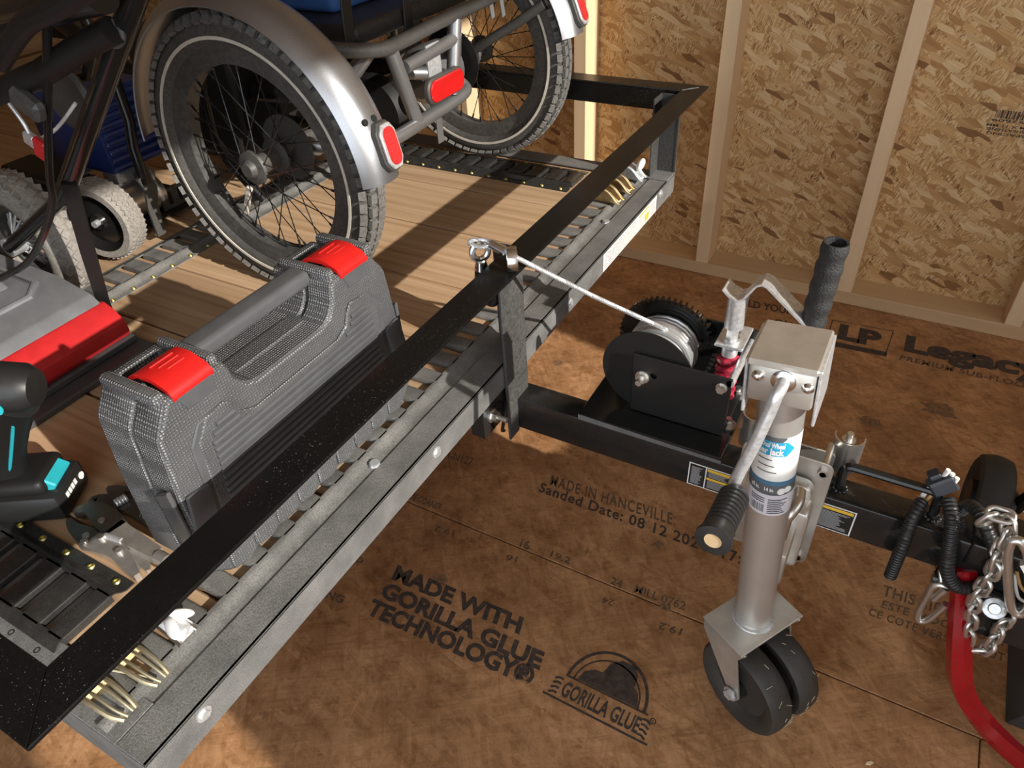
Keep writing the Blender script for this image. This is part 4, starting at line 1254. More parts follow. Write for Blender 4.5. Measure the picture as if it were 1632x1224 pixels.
# ridge over the shells near the latches
for (a, b) in ((-HWt + 0.026, -0.164), (-0.105, -0.092), (0.092, 0.105), (0.164, HWt - 0.026)):
    MB().bx(TX - 0.100, TX - 0.012, TYc + a, TYc + b, TZ + HT - 0.004, TZ + HT + 0.012, 0.006, 2).build('top_ridge', M['case_dots'], tb)
# handle
prof = rounded(0.034, 0.022, 0.008)
mb = MB(); mb.tube([(TX - 0.062, TYc - 0.09, TZ + HT - 0.004), (TX - 0.062, TYc + 0.09, TZ + HT - 0.004)], 1.0, sect=[(b, a) for a, b in prof], up=(0, 0, 1))
mb.build('carry_handle', M['case_smooth'], tb)
mb = MB(); mb.bx(TX - 0.070, TX - 0.040, TYc - 0.082, TYc + 0.082, TZ + HT - 0.060, TZ + HT - 0.048, 0.002); mb.build('handle_floor', M['case_dots'], tb)
# latches
for y in (-0.134, 0.134):
    l = MB()
    pr = []
    path = [(TX - 0.074, TZ + HT + 0.006), (TX - 0.056, TZ + HT + 0.016), (TX - 0.034, TZ + HT + 0.0165), (TX - 0.012, TZ + HT + 0.0085), (TX - 0.006, TZ + HT + 0.001)]
    vs_ = []
    for x, z in path:
        vs_ += [(x, TYc + y - 0.027, z), (x, TYc + y + 0.027, z)]
    for x, z in reversed(path):
        vs_ += [(x - 0.001, TYc + y - 0.027, z - 0.006), (x - 0.001, TYc + y + 0.027, z - 0.006)]
    n = len(vs_) // 2
    fs = [[2 * k, 2 * k + 1, 2 * ((k + 1) % n) + 1, 2 * ((k + 1) % n)] for k in range(n)] + [[2 * k for k in range(n)], [2 * k + 1 for k in range(n)]]
    l.add(vs_, fs)
    lt = l.build('latch', M['red'], tb, label='bright red latch', angle=50)
    mb = MB()
    for k in range(3):
        mb.tube([(TX - 0.050 + 0.009 * k, TYc + y - 0.014 + 0.004 * k, TZ + HT + 0.0165 - 0.0002 * k * k), (TX - 0.050 + 0.009 * k, TYc + y + 0.016, TZ + HT + 0.0165 - 0.0002 * k * k)], 0.0012, 6)
    mb.build('latch_ridge', M['red'], lt)
    MB().prism([(-0.025, 0.0), (0.025, 0.0), (0.022, -0.024), (-0.016, -0.024)], (TX - 0.009, TYc + y, TZ + HT - 0.0), oy, oz, 0.0022, 0.0006).build('latch_catch', M['case_smooth'], tb)
    cut(back_shell, MB().bx(TX - 0.098, TX - 0.060, TYc + y - 0.026, TYc + y + 0.026, TZ + HT - 0.020, TZ + HT + 0.03))
# ================================================================== tricycle
TRX = -0.440
WRr = 0.252
tk = empty('electric_tricycle', (TRX, 0.25, 0.4265), 'silver fendered electric tricycle with fat knobbly tyres and red reflectors', 'tricycle')
YA = Vector((0, 1, 0))

def bike_wheel(cx, cy, cz, side, stripe=True):
    c = Vector((cx, cy, cz))
    hw = 0.031
    R0_, R1_ = WRr, WRr - 0.052          # tyre outer, bead
    # tyre carcass
    pr = [(R1_ + 0.002, -0.017)]
    for k in range(13):
        a = R(-148 + 296 * k / 12)
        pr.append((R0_ - 0.030 + 0.0275 * math.cos(a), hw * math.sin(a) * 0.97))
    pr += [(R1_ + 0.002, 0.017), (R1_ + 0.012, 0.014), (R1_ + 0.012, -0.014)]
    w = MB().lathe(pr, c, YA, 72, closed_prof=True).build('tyre', M['tyre'], tk, angle=60)
    # knobs
    mb = MB()
    nk = 64
    for k in range(nk):
        t = 2 * PI * k / nk
        for j, (y, r, sx, sy, off) in enumerate(((-0.0270, R0_ - 0.009, 0.0165, 0.0125, 0.5), (-0.0095, R0_ - 0.0018, 0.0190, 0.0150, 0.0), (0.0095, R0_ - 0.0018, 0.0190, 0.0150, 0.5), (0.0270, R0_ - 0.009, 0.0165, 0.0125, 0.0))):
            tt = t + off * 2 * PI / nk
            dr = Vector((math.cos(tt), 0, math.sin(tt))); tg = Vector((-math.sin(tt), 0, math.cos(tt)))
            tilt = R(0 if j in (1, 2) else (-48 if j == 0 else 48))
            up = dr * math.cos(tilt) + YA * math.sin(tilt); sd_ = YA * math.cos(tilt) - dr * math.sin(tilt)
            rot = Matrix((tg, sd_, up)).transposed()
            mb.box(c + dr * r + YA * y, (sx, sy, 0.008), rot)
    mb.build('tread_knobs', M['tread'], w, angle=0)
    # pale sidewall line
    for s_ in (-1, 1):
        mb = MB()
        mb.lathe([(R0_ - 0.0330, s_ * (hw * 0.985)), (R0_ - 0.0385, s_ * (hw * 0.985)), (R0_ - 0.0385, s_ * hw * 0.93), (R0_ - 0.0330, s_ * hw * 0.93)], c, YA, 72, closed_prof=True)
        mb.build('sidewall_stripe', M['stripe'], w)
    # rim
    rr = MB().lathe([(R1_ + 0.004, -0.019), (R1_ + 0.006, -0.0165), (R1_ - 0.006, -0.0165), (R1_ - 0.022, -0.013), (R1_ - 0.026, 0.0), (R1_ - 0.022, 0.013), (R1_ - 0.006, 0.0165), (R1_ + 0.006, 0.0165), (R1_ + 0.004, 0.019), (R1_ - 0.008, 0.0195), (R1_ - 0.028, 0.015), (R1_ - 0.030, 0.0), (R1_ - 0.028, -0.015), (R1_ - 0.008, -0.0195)], c, YA, 72, closed_prof=True).build('rim', M['rim'], tk)
    # hub
    hub = MB().lathe([(0.0, -0.046), (0.012, -0.046), (0.016, -0.040), (0.017, -0.036), (0.030, -0.033), (0.032, -0.028), (0.018, -0.024), (0.018, 0.024), (0.032, 0.028), (0.030, 0.034), (0.016, 0.038), (0.0, 0.038)], c, YA, 28).build('hub', M['grey_tube'], tk)
    mb = MB()
    ns = 36
    for k in range(ns):
        s_ = -1 if k % 2 else 1
        a = 2 * PI * k / ns
        b2 = a + (0.62 if (k // 2) % 2 else -0.62)
        p = c + Vector((math.cos(b2), 0, math.sin(b2))) * 0.029 + YA * (s_ * 0.030)
        q = c + Vector((math.cos(a), 0, math.sin(a))) * (R1_ - 0.029) + YA * (s_ * 0.004)
        mb.tube([p, q], 0.0011, 5)
        d_ = (q - p).normalized()
        mb.cyl(q - d_ * 0.014, q, 0.0022, n=6)
    mb.build('spokes', M['blk_gloss'], tk)
    # clip-on spoke reflector
    a = R(230)
    mb = MB(); q = c + Vector((math.cos(a), 0, math.sin(a))) * 0.11
    mb.box(q + YA * -0.006, (0.07, 0.008, 0.014), Matrix.Rotation(-R(60), 3, 'Y'), 0.003); mb.build('spoke_reflector', M['stripe'], tk)
    return c

def fender(c, a0, a1):
    c = Vector(c)
    ri = WRr + 0.014
    hw = 0.046
    sec = []
    for k in range(13):
        t = -1 + 2 * k / 12
        sec.append((ri + 0.024 * (1 - abs(t) ** 2.6), hw * t))
    inner = [(r - 0.0022, y * 0.97) for r, y in sec][::-1]
    f = MB().lathe(sec + inner, c, YA, 60, R(a0), R(a1), u=(1, 0, 0), closed_prof=True).build('fender', M['silver'], tk, angle=50)
    return f
def fend_pt(c, ang, t=0.0, lift=0.0):
    r = WRr + 0.038 - 0.024 * abs(t) ** 2.6 + lift
    return Vector(c) + Vector((math.cos(R(ang)), 0, math.sin(R(ang)))) * r + YA * (0.046 * t)
cL = bike_wheel(TRX - 0.003, -0.104, 0.4265 + WRr, -1)
cR = bike_wheel(TRX + 0.013, 0.612, 0.4385 + WRr, 1)
# lathe about +y with u=+x: positive angle turns towards -z, so use negative angles for the top
fL = fender(cL, -176, -2)
fR = fender(cR, -176, -12)
def reflector(c, ang):
    p = fend_pt(c, ang, 0.12, 0.0)
    nrm = Vector((math.cos(R(ang)), 0.0, math.sin(R(ang)))); tg = Vector((-math.sin(R(ang)), 0, math.cos(R(ang))))
    u = YA
    o = [(a, b) for a, b in rounded(0.036, 0.070, 0.015, 4)]
    oc = [(-0.019, -0.022), (-0.010, -0.036), (0.010, -0.036), (0.019, -0.022), (0.019, 0.022), (0.010, 0.036), (-0.010, 0.036), (-0.019, 0.022)]
    v = u.cross(nrm)
    mb = MB(); mb.prism([(a * 1.12, b * 1.1) for a, b in oc], p - nrm * 0.004, u, -v, 0.014 if u.cross(-v).dot(nrm) > 0 else -0.014, 0.002)
    rf = mb.build('reflector_housing', M['grey_tube'], tk)
    sg = 1 if u.cross(-v).dot(nrm) > 0 else -1
    mb = MB(); mb.prism(oc, p + nrm * 0.010, u, -v, 0.006 * sg, 0.0015); mb.build('clear_rim', M['zinc'], rf)
    mb = MB(); mb.prism(rounded(0.028, 0.060, 0.013, 5), p + nrm * 0.0155, u, -v, 0.003 * sg, 0.001); mb.build('red_lens', M['red_lens'], rf)
reflector(cL, 13); reflector(cR, 22)
for c, ang in ((cL, 19), (cR, 28)):
    for t in (-0.35, 0.1):
        p = fend_pt(c, ang + 3, t); n_ = Vector((math.cos(R(ang)), 0, math.sin(R(ang))))
        MB().cyl(p - n_ * 0.002, p + n_ * 0.003, 0.0055, n=12).build('fender_bolt', M['blk'], tk)
# right fender stay
MB().tube([(TRX + 0.03, 0.575, 0.705), (-0.28, 0.570, 0.775), (-0.215, 0.575, 0.815)], 0.011, 12).build('fender_stay', M['grey_tube'], tk)
# rear frame between the wheels
xf = -0.300
def f3(u, v): return at(u, v, 'x', xf)
def tubes(name, path, r, mat, n=5):
    return MB().tube(smooth_path(path, n) if len(path) > 2 else path, r, 14).build(name, M[mat], tk)
tubes('rear_bumper', [f3(560, 250) + Vector((-0.12, 0, 0.01)), f3(590, 242) + Vector((-0.03, 0, 0)), f3(622, 224), f3(690, 182), f3(735, 152), f3(747, 138) + Vector((-0.012, 0, 0)), f3(735, 122) + Vector((-0.05, 0, 0)), f3(700, 125) + Vector((-0.12, 0, 0))], 0.0135, 'silver_tube')
tubes('upright_tube', [f3(623, 82), f3(664, 192)], 0.014, 'silver_tube')
tubes('upright_tube', [f3(725, 30), f3(721, 150)], 0.014, 'silver_tube')
tubes('cross_tube', [f3(645, 108), f3(722, 62)], 0.0125, 'silver_tube')
tubes('rack_rail', [f3(500, 72) + Vector((-0.35, 0, 0.03)), f3(515, 74) + Vector((-0.15, 0, 0.01)), f3(545, 80) + Vector((-0.04, 0, 0)), f3(600, 80), f3(640, 66), f3(700, 35), f3(790, -8), f3(840, -32)], 0.013, 'grey_tube')
# centre reflector
p = f3(697, 134) + Vector((0.022, 0, 0)); 
rot = Matrix.Rotation(R(-4), 3, 'X')
mb = MB(); mb.prism([(a, b) for a, b in rounded(0.130, 0.050, 0.022, 5)], p - Vector((0.012, 0, 0)), (0, 1, 0.0), (0, 0, 1), 0.014, 0.003); rf = mb.build('reflector_housing', M['grey_tube'], tk)
mb = MB(); mb.prism(rounded(0.120, 0.042, 0.018, 5), p + Vector((0.0, 0, 0)), (0, 1, 0), (0, 0, 1), 0.006, 0.002); mb.build('red_lens', M['red_lens'], rf)
MB().box(f3(692, 105), (0.005, 0.045, 0.085), None, 0.001).build('reflector_bracket', M['zinc'], tk)
MB().box(f3(704, 205) + Vector((-0.005, 0, 0)), (0.004, 0.02, 0.06), None, 0.001).build('bracket_tab', M['silver_tube'], tk)
# axle, motor, brake disc, chainstays
tubes('rear_axle', [(TRX, -0.06, 0.685), (TRX, 0.57, 0.69)], 0.016, 'grey_tube')
MB().lathe([(0, -0.06), (0.045, -0.06), (0.06, -0.045), (0.062, 0.0), (0.06, 0.045), (0.045, 0.06), (0, 0.06)], (TRX, 0.44, 0.69), YA, 28).build('axle_motor', M['silver_tube'], tk)
MB().lathe([(0, -0.02), (0.075, -0.02), (0.082, 0), (0.075, 0.02), (0, 0.02)], (TRX, 0.22, 0.665), YA, 28).build('gear_case', M['blk_matte'], tk)
MB().cyl((TRX, 0.52, 0.69), (TRX, 0.523, 0.69), 0.075, n=36).build('brake_disc', M['blk_gloss'], tk)
MB().cyl((TRX, -0.045, 0.685), (TRX, -0.042, 0.685), 0.06, n=36).build('brake_disc', M['grey_tube'], tk)
tubes('frame_stay', [(TRX, 0.05, 0.69), (-0.75, 0.2, 0.62)], 0.016, 'blk_gloss')
tubes('frame_stay', [(TRX, 0.46, 0.69), (-0.75, 0.3, 0.62)], 0.016, 'silver_tube')
tubes('frame_stay', [f3(600, 84) + Vector((-0.02, 0, 0)), (-0.42, 0.06, 0.72), (-0.47, 0.05, 0.64)], 0.015, 'silver_tube')
tubes('frame_stay', [f3(724, 55), (-0.40, 0.48, 0.72)], 0.015, 'silver_tube')
tubes('frame_tube', [(-0.75, 0.25, 0.62), (-1.25, 0.25, 0.66), (-1.7, 0.25, 0.9)], 0.024, 'blk_gloss')
MB().lathe([(0, -0.004), (0.06, -0.004), (0.065, 0), (0.06, 0.004), (0, 0.004)], (-0.72, 0.16, 0.62), YA, 30).build('chainring', M['blk_matte'], tk)
mb = MB()
for k in range(40):
    t = 2 * PI * k / 40
mb.tube([(TRX, 0.16, 0.63), (-0.72, 0.16, 0.56)], 0.004, 6); mb.tube([(TRX, 0.16, 0.70), (-0.72, 0.16, 0.68)], 0.004, 6); mb.build('chain', M['rim'], tk)
tubes('brake_cable', [f3(600, 135) + Vector((-0.05, 0, 0)), f3(607, 165) + Vector((-0.03, 0, 0)), f3(618, 190) + Vector((-0.04, 0, 0)), f3(625, 215) + Vector((-0.06, 0, 0))], 0.0035, 'blk')
MB().bx(-1.15, -0.80, 0.17, 0.42, 0.51, 0.80, 0.02, 3).build('battery_box', M['blk_matte'], tk)
MB().bx(-0.80, -0.70, 0.20, 0.36, 0.56, 0.70, 0.02, 3).build('motor_mount', M['blk_matte'], tk)
tubes('stand_tube', [(-0.70, 0.02, 0.80), (-0.73, 0.03, 0.62), (-0.66, 0.05, 0.50)], 0.010, 'blk_gloss')
tubes('cable_loop', [(-0.62, 0.0, 0.66), (-0.66, 0.02, 0.60), (-0.72, 0.03, 0.62), (-0.76, 0.04, 0.74)], 0.005, 'grey_tube')
# textured box and straps on the rack
MB().bx(-0.62, -0.335, 0.075, 0.46, 0.836, 0.872, 0.012, 3).build('seat_pad', M['foam'], tk, label='black grained vinyl pad on the rack')
for y in (0.06, 0.235):
    MB().box((-0.330, y, 0.905), (0.004, 0.026, 0.150), Matrix.Rotation(R(-6), 3, 'X'), 0.001).build('strap', M['blk'], tk)
for (u, v) in ((783, 10), (800, 8)):
    q = f3(u, v); MB().box(q, (0.003, 0.014, 0.05), Matrix.Rotation(R(12), 3, 'X'), 0.001).build('strap_end', plain('webbing', (0.12, 0.12, 0.12), 0.8, bstr=0.6, bscale=500), tk)
tote = MB().prism([(-0.15, 0.0), (0.15, 0.0), (0.17, 0.16), (-0.17, 0.16)], (-0.70, 0.29, 0.8725), (0, 1, 0), (0, 0, 1), 0.27, 0.012, 3).build('storage_tote', M['blue'], origin=(-0.55, 0.29, 0.8725), label='blue plastic tote resting on the tricycle rack', cat='tote')
tote_o = tote

# ================================================================== black bicycle
bk = empty('bicycle', (-0.93, -0.36, 0.4265), 'black bicycle with thick frame tubes leaning over the grey case', 'bicycle')
def B3(u, v, y): return at(u, v, 'y', y)
def bt(name, pts, r, mat='blk_gloss', n=14):
    return MB().tube([Vector(p) for p in pts], r, n).build(name, M[mat], bk)
bt('seat_stay', [B3(222, -25, -0.40), B3(160, 150, -0.40), B3(100, 315, -0.40)], 0.0145, 'blk_gloss')
bt('chain_stay', [B3(100, 315, -0.40), (-0.862, -0.395, 0.56)], 0.0125)
bt('top_tube', [B3(-40, 38, -0.44), B3(160, -12, -0.44)], 0.022, 'blk_gloss')
bt('rack_tube', [B3(180, 48, -0.42), B3(130, 75, -0.43), B3(70, 115, -0.45), B3(-10, 150, -0.47)], 0.016, 'blk_matte')
MB().torus(B3(178, 52, -0.415), (0.3, -0.9, 0.1), 0.014, 0.004).build('clamp_ring', M['grey_tube'], bk)
ks = B3(166, 486, -0.396)
MB().tube([B3(110, 292, -0.41), B3(140, 400, -0.402), ks, Vector((ks.x - 0.01, -0.392, 0.4268))], [0.011, 0.011, 0.010, 0.009], sect=[(1, 0.4), (-1, 0.4), (-1, -0.4), (1, -0.4)], up=(0.8, 0.6, 0.1)).build('kickstand', M['blk_matte'], bk)
bt('cable_housing', smooth_path([B3(74, -5, -0.45), B3(78, 262, -0.46), B3(84, 320, -0.46), B3(70, 372, -0.47), B3(42, 420, -0.48), B3(-6, 446, -0.5)], 6), 0.0055, 'blk_gloss')
bt('wire', smooth_path([B3(15, 165, -0.45), B3(40, 200, -0.45), B3(55, 232, -0.45)], 5), 0.003, 'zinc')
bt('wire', smooth_path([B3(120, 165, -0.42), B3(90, 205, -0.43), B3(62, 222, -0.44)], 5), 0.0025, 'wire_white')
MB().box(B3(66, 238, -0.45), (0.024, 0.010, 0.032), rotm(0, R(25), 0), 0.003).build('red_tag', M['red_trim'], bk, label='small red tag')
MB().box(B3(50, 222, -0.45), (0.022, 0.012, 0.020), rotm(0, R(25), 0), 0.003).build('cable_stop', M['zinc'], bk)
MB().box(B3(45, 165, -0.47), (0.05, 0.02, 0.03), rotm(0, R(30), 0), 0.006).build('brake_caliper', M['rim'], bk)
MB().lathe([(0, -0.006), (0.045, -0.006), (0.05, 0), (0.045, 0.006), (0, 0.006)], B3(110, 155, -0.38), YA, 28).build('rear_hub', M['grey_tube'], bk)
c2_ = Vector((-0.862, -0.352, 0.4265 + 0.133))
pr = []
for k in range(16):
    a = 2 * PI * k / 16
    pr.append((0.100 + 0.031 * math.cos(a), 0.033 * math.sin(a)))
ty = MB().lathe(pr, c2_, YA, 64, closed_prof=True).build('tyre', M['tyre_dust'], bk, label='dusty knobbly tyre')
mb = MB()
for k in range(38):
    t = 2 * PI * k / 38
    for y in (-0.02, 0.0, 0.02):
        tt = t + (0.08 if y == 0 else 0); dr = Vector((math.cos(tt), 0, math.sin(tt))); tg = Vector((-math.sin(tt), 0, math.cos(tt)))
        mb.box(c2_ + dr * (0.1305 - abs(y) * 0.32) + YA * y, (0.013, 0.013, 0.006), Matrix((tg, YA, dr)).transposed() @ Matrix.Rotation(R(28 if y > 0 else -28), 3, 'Z'))
mb.build('tread_knobs', M['tyre_dust'], ty, angle=0)
MB().lathe([(0.060, -0.016), (0.072, -0.016), (0.072, 0.016), (0.060, 0.016)], c2_, YA, 60, closed_prof=True).build('rim', M['rim'], bk)
mb = MB()
for k in range(32):
    a = 2 * PI * k / 32
    mb.tube([c2_ + Vector((math.cos(a + 0.5), 0, math.sin(a + 0.5))) * 0.022 + YA * (0.02 if k % 2 else -0.02), c2_ + Vector((math.cos(a), 0, math.sin(a))) * 0.062], 0.0025, 5)
mb.cyl(c2_ - YA * 0.05, c2_ + YA * 0.05, 0.018, n=16)
mb.build('spokes', M['zinc'], bk)
MB().tube(smooth_path([B3(0, 100, -0.5), B3(40, 40, -0.5), B3(95, 10, -0.5), B3(140, -20, -0.5)], 5), 0.012, 10).build('rear_fender', M['blk_matte'], bk)

# rear wheel of the bicycle and the bag over it
bw = Vector((-1.30, -0.33, 0.4265 + 0.300))
pr = [(0.272 + 0.028 * math.cos(2 * PI * k / 14), 0.028 * math.sin(2 * PI * k / 14)) for k in range(14)]
MB().lathe(pr, bw, YA, 64, closed_prof=True).build('tyre', M['rubber'], bk)
MB().lathe([(0.232, -0.014), (0.246, -0.014), (0.246, 0.014), (0.232, 0.014)], bw, YA, 60, closed_prof=True).build('rim', M['rim'], bk)
mb = MB()
for k in range(32):
    a = 2 * PI * k / 32
    mb.tube([bw + Vector((math.cos(a + 0.5), 0, math.sin(a + 0.5))) * 0.03 + YA * (0.025 if k % 2 else -0.025), bw + Vector((math.cos(a), 0, math.sin(a))) * 0.234], 0.0011, 5)
mb.cyl(bw - YA * 0.06, bw + YA * 0.06, 0.02, n=16)
mb.build('spokes', M['zinc'], bk)
MB().tube([bw, Vector((-1.6, -0.36, 0.6)), Vector((-1.75, -0.4, 0.56))], 0.016, 12).build('frame_tube', M['blk_gloss'], bk)
MB().tube([B3(130, 20, -0.36), B3(150, 60, -0.36), B3(140, 120, -0.36), bw + Vector((0, -0.04, 0))], 0.008, 10).build('fender_stay', M['blk_gloss'], bk)

# ================================================================== blue engine unit
en = empty('engine_unit', (-1.0, -0.08, 0.4265), 'small engine with blue slatted shroud and black wheel behind the tricycle wheel', 'engine')
ex0, ex1 = -1.2, -0.95
MB().bx(ex0, ex1 - 0.012, -0.085, 0.075, 0.560, 0.735, 0.012, 2).build('shroud', M['blue_engine'], en)
for k in range(9):
    z = 0.572 + 0.018 * k
    MB().bx(ex1 - 0.014, ex1, -0.083 + 0.001 * k, 0.07, z, z + 0.009, 0.003).build('shroud_slat', M['blue_engine'], en)
MB().bx(-1.18, -0.98, -0.21, -0.125, 0.47, 0.60, 0.008).build('fin_core', M['blk_matte'], en)
for k in range(9):
    MB().bx(-1.18, -0.968, -0.215, -0.122, 0.475 + 0.014 * k, 0.479 + 0.014 * k).build('cooling_fin', M['rim'], en)
MB().cyl((-0.97, -0.12, 0.50), (-0.97, 0.0, 0.49), 0.042, n=28).build('muffler', M['steel'], en)
MB().cyl((-0.95, -0.03, 0.545), (-0.93, -0.03, 0.545), 0.02, n=18).build('oil_cap', M['grey_tube'], en)
MB().box((-1.0, -0.05, 0.542), (0.06, 0.05, 0.04), None, 0.006).build('carburettor', M['zinc'], en)
MB().bx(-1.25, -0.93, -0.22, 0.10, 0.4385, 0.452, 0.003).build('base_plate', M['blk_matte'], en)
gr = MB().bx(-0.935, -0.93, -0.02, 0.16, 0.452, 0.502, 0.001).build('base_grille', M['rim'], en)
for k in range(5):
    cut(gr, MB().prism(rounded(0.012, 0.034, 0.006, 4), (-0.945, 0.005 + 0.03 * k, 0.477), (0, 1, 0), (0, 0, 1), 0.03))
# small wheel
sc_ = Vector((-0.878, -0.195, 0.4385 + 0.0855))
sa = Vector((-0.25, 0.97, 0)).normalized()
prw = [(0.02, -0.018), (0.058, -0.018), (0.064, -0.026), (0.078, -0.027), (0.084, -0.018), (0.085, 0.0), (0.084, 0.018), (0.078, 0.027), (0.064, 0.026), (0.02, 0.018)]
sw_ = MB().lathe(prw[2:-1], sc_, sa, 48).build('wheel_tyre', M['tyre_dust'], en)
mb = MB()
uu = Vector((0, 0, 1)); vv2 = sa.cross(uu)
for k in range(44):
    for j, h in enumerate((-0.016, -0.005, 0.006, 0.017)):
        t = 2 * PI * (k + 0.5 * (j % 2)) / 44
        dr = uu * math.cos(t) + vv2 * math.sin(t); tg = vv2 * math.cos(t) - uu * math.sin(t)
        mb.box(sc_ + dr * (0.0845 - abs(h) * 0.08) + sa * h, (0.0082, 0.0082, 0.004), Matrix((tg, sa, dr)).transposed() @ Matrix.Rotation(R(45), 3, 'Z'))
mb.build('wheel_tread', M['tyre_dust'], sw_, angle=0)
hb = MB().lathe([(0.0, -0.016), (0.016, -0.020), (0.02, -0.014), (0.05, -0.010), (0.058, -0.020), (0.0645, -0.024), (0.0645, 0.024), (0.0, 0.02)], sc_, sa, 40).build('wheel_hub', M['blk_gloss'], en)
MB().cyl(sc_ - sa * 0.03, sc_ - sa * 0.014, 0.007, n=12).build('wheel_axle', M['zinc'], en)
# bent bar and bracket in front of the engine
def Ex(u, v, x=-0.84): return at(u, v, 'x', x)
MB().tube([Ex(180, 118), Ex(206, 192), Ex(212, 235), Ex(232, 292)], 0.011, 12).build('handle_bar', M['blk_gloss'], en)
pts = [Ex(226, 280), Ex(240, 300), Ex(243, 330), Ex(258, 374)]
MB().tube(pts, [0.016, 0.015, 0.013, 0.011], sect=[(1, 0.25), (-1, 0.25), (-1, -0.25), (1, -0.25)], up=(0, 1, 0.2)).build('bracket_strip', M['grey_tube'], en)

# ================================================================== flat grey case with red trim
fc_ = empty('equipment_case', (-0.85, -0.65, 0.4265), 'grey plastic case with a red front edge lying flat on the deck', 'case')
cy0, cy1 = -1.02, -0.405
MB().bx(-1.15, -0.60, cy0, cy1 - 0.01, 0.437, 0.505, 0.012, 2).build('case_body', M['case_dark'], fc_)
MB().bx(-1.15, -0.522, cy0, cy1 + 0.012, 0.4265, 0.4385, 0.003).build('case_lip', M['case_dark'], fc_)
pr = [(-1.15, 0.505), (-0.606, 0.505), (-0.602, 0.512), (-0.62, 0.528), (-0.66, 0.536), (-0.70, 0.545), (-1.15, 0.56)]
mb = MB(); mb.prism(pr, (0, cy1 - 0.006, 0), (1, 0, 0), (0, 0, 1), cy1 - 0.006 - cy0, 0.006, 2); mb.build('lid', M['case_lid'], fc_)
mb = MB(); mb.prism([(-1.10, 0.0), (-0.745, 0.0), (-0.735, 0.006), (-0.755, 0.018), (-1.10, 0.024)], (0, cy1 - 0.075, 0.543), (1, 0, 0), (0, 0, 1), 0.5, 0.005, 2); mb.build('lid_panel', M['case_lid'], fc_)
mb = MB(); mb.tube([(-0.685, cy0, 0.541), (-0.685, cy1 - 0.075, 0.541), (-0.71, cy1 - 0.045, 0.546), (-1.1, cy1 - 0.045, 0.560)], 0.007, 10); mb.build('lid_bead', M['case_lid'], fc_)
prr = [(-0.612, 0.452), (-0.566, 0.452), (-0.560, 0.462), (-0.562, 0.484), (-0.580, 0.502), (-0.600, 0.512), (-0.612, 0.512)]
mb = MB(); mb.prism(prr, (0, cy1, 0), (1, 0, 0), (0, 0, 1), cy1 - cy0, 0.003, 2); mb.build('red_edge', M['red_trim'], fc_, label='bright red moulded front edge')
mb = MB(); mb.bx(-0.60, -0.556, cy0, cy1 + 0.004, 0.4385, 0.452, 0.003); mb.build('hinge_strip', M['case_dark'], fc_)

# ================================================================== drill
dr0 = at(64, 802, 'z', 0.4265)
dl = empty('cordless_driver', (dr0.x, dr0.y, 0.4265), 'black and teal cordless driver standing on its battery', 'power tool')
lo_ = dl.location
ang = R(32)
du = Vector((math.cos(ang), math.sin(ang), 0)); dv = Vector((-math.sin(ang), math.cos(ang), 0))
rotd = Matrix((du, dv, Vector((0, 0, 1)))).transposed()
def D(a, b, z): return Vector((dr0.x, dr0.y, 0.4265)) + du * a + dv * b + Vector((0, 0, z))
# du points along the battery towards the gauge end
MB().box(D(0, 0, 0.0245), (0.118, 0.080, 0.046), rotd, 0.009, 2).build('battery', M['blk'], dl)
mb = MB(); mb.box(D(-0.006, 0, 0.058), (0.104, 0.070, 0.026), rotd, 0.010, 3); bt2 = mb.build('battery_top', M['blk_matte'], dl)
MB().box(D(0.046, 0, 0.054), (0.018, 0.046, 0.016), rotd @ Matrix.Rotation(R(38), 3, 'Y'), 0.002).build('release_button', M['teal'], dl, label='teal battery button')
gp = MB()
for k in range(4): gp.box(D(0.0594, -0.016 + 0.008 * k, 0.030), (0.001, 0.0055, 0.008), rotd)
gp.build('charge_gauge', M['white'], dl)
MB().cyl(D(0.057, 0.024, 0.026), D(0.0602, 0.024, 0.026), 0.0055, n=16).build('gauge_button', M['white'], dl)
h0 = D(-0.012, 0, 0.070); h1 = at(24, 640, 'y', dr0.y + 0.010)
sec = [(a, b) for a, b in rounded(1.9, 1.5, 0.7, 4)]
MB().tube([h0 + Vector((0, 0, -0.004)), h0.lerp(h1, 0.12), h0.lerp(h1, 0.35), h0.lerp(h1, 0.65), h0.lerp(h1, 0.9), h1], [0.030, 0.0235, 0.0195, 0.020, 0.0235, 0.027], sect=sec, up=tuple(du)).build('grip', M['blk_matte'], dl)
MB().tube([h0.lerp(h1, 0.05) - dv * 0.0155 + du * 0.010, h0.lerp(h1, 0.8) - dv * 0.0165 + du * 0.008], 0.0022, 8).build('teal_trim', M['teal'], dl)
MB().tube([h0.lerp(h1, 0.05) + dv * 0.0165 + du * 0.012, h0.lerp(h1, 0.3) + dv * 0.0155 + du * 0.012], 0.0018, 8).build('teal_trim', M['teal'], dl)
q = h1 + Vector((0, 0, 0.022))
MB().lathe([(0, -0.036), (0.022, -0.034), (0.029, -0.022), (0.031, 0.02), (0.026, 0.06), (0.016, 0.085), (0.010, 0.09), (0.008, 0.105), (0, 0.105)], q, -du * 0.97 + Vector((0, 0, 0.12)), 28).build('motor_housing', M['blk'], dl)
MB().cyl(q + du * 0.0 - dv * 0.030 + Vector((0, 0, -0.008)), q - dv * 0.0318 + Vector((0, 0, -0.008)), 0.008, n=18).build('teal_badge', M['teal'], dl)

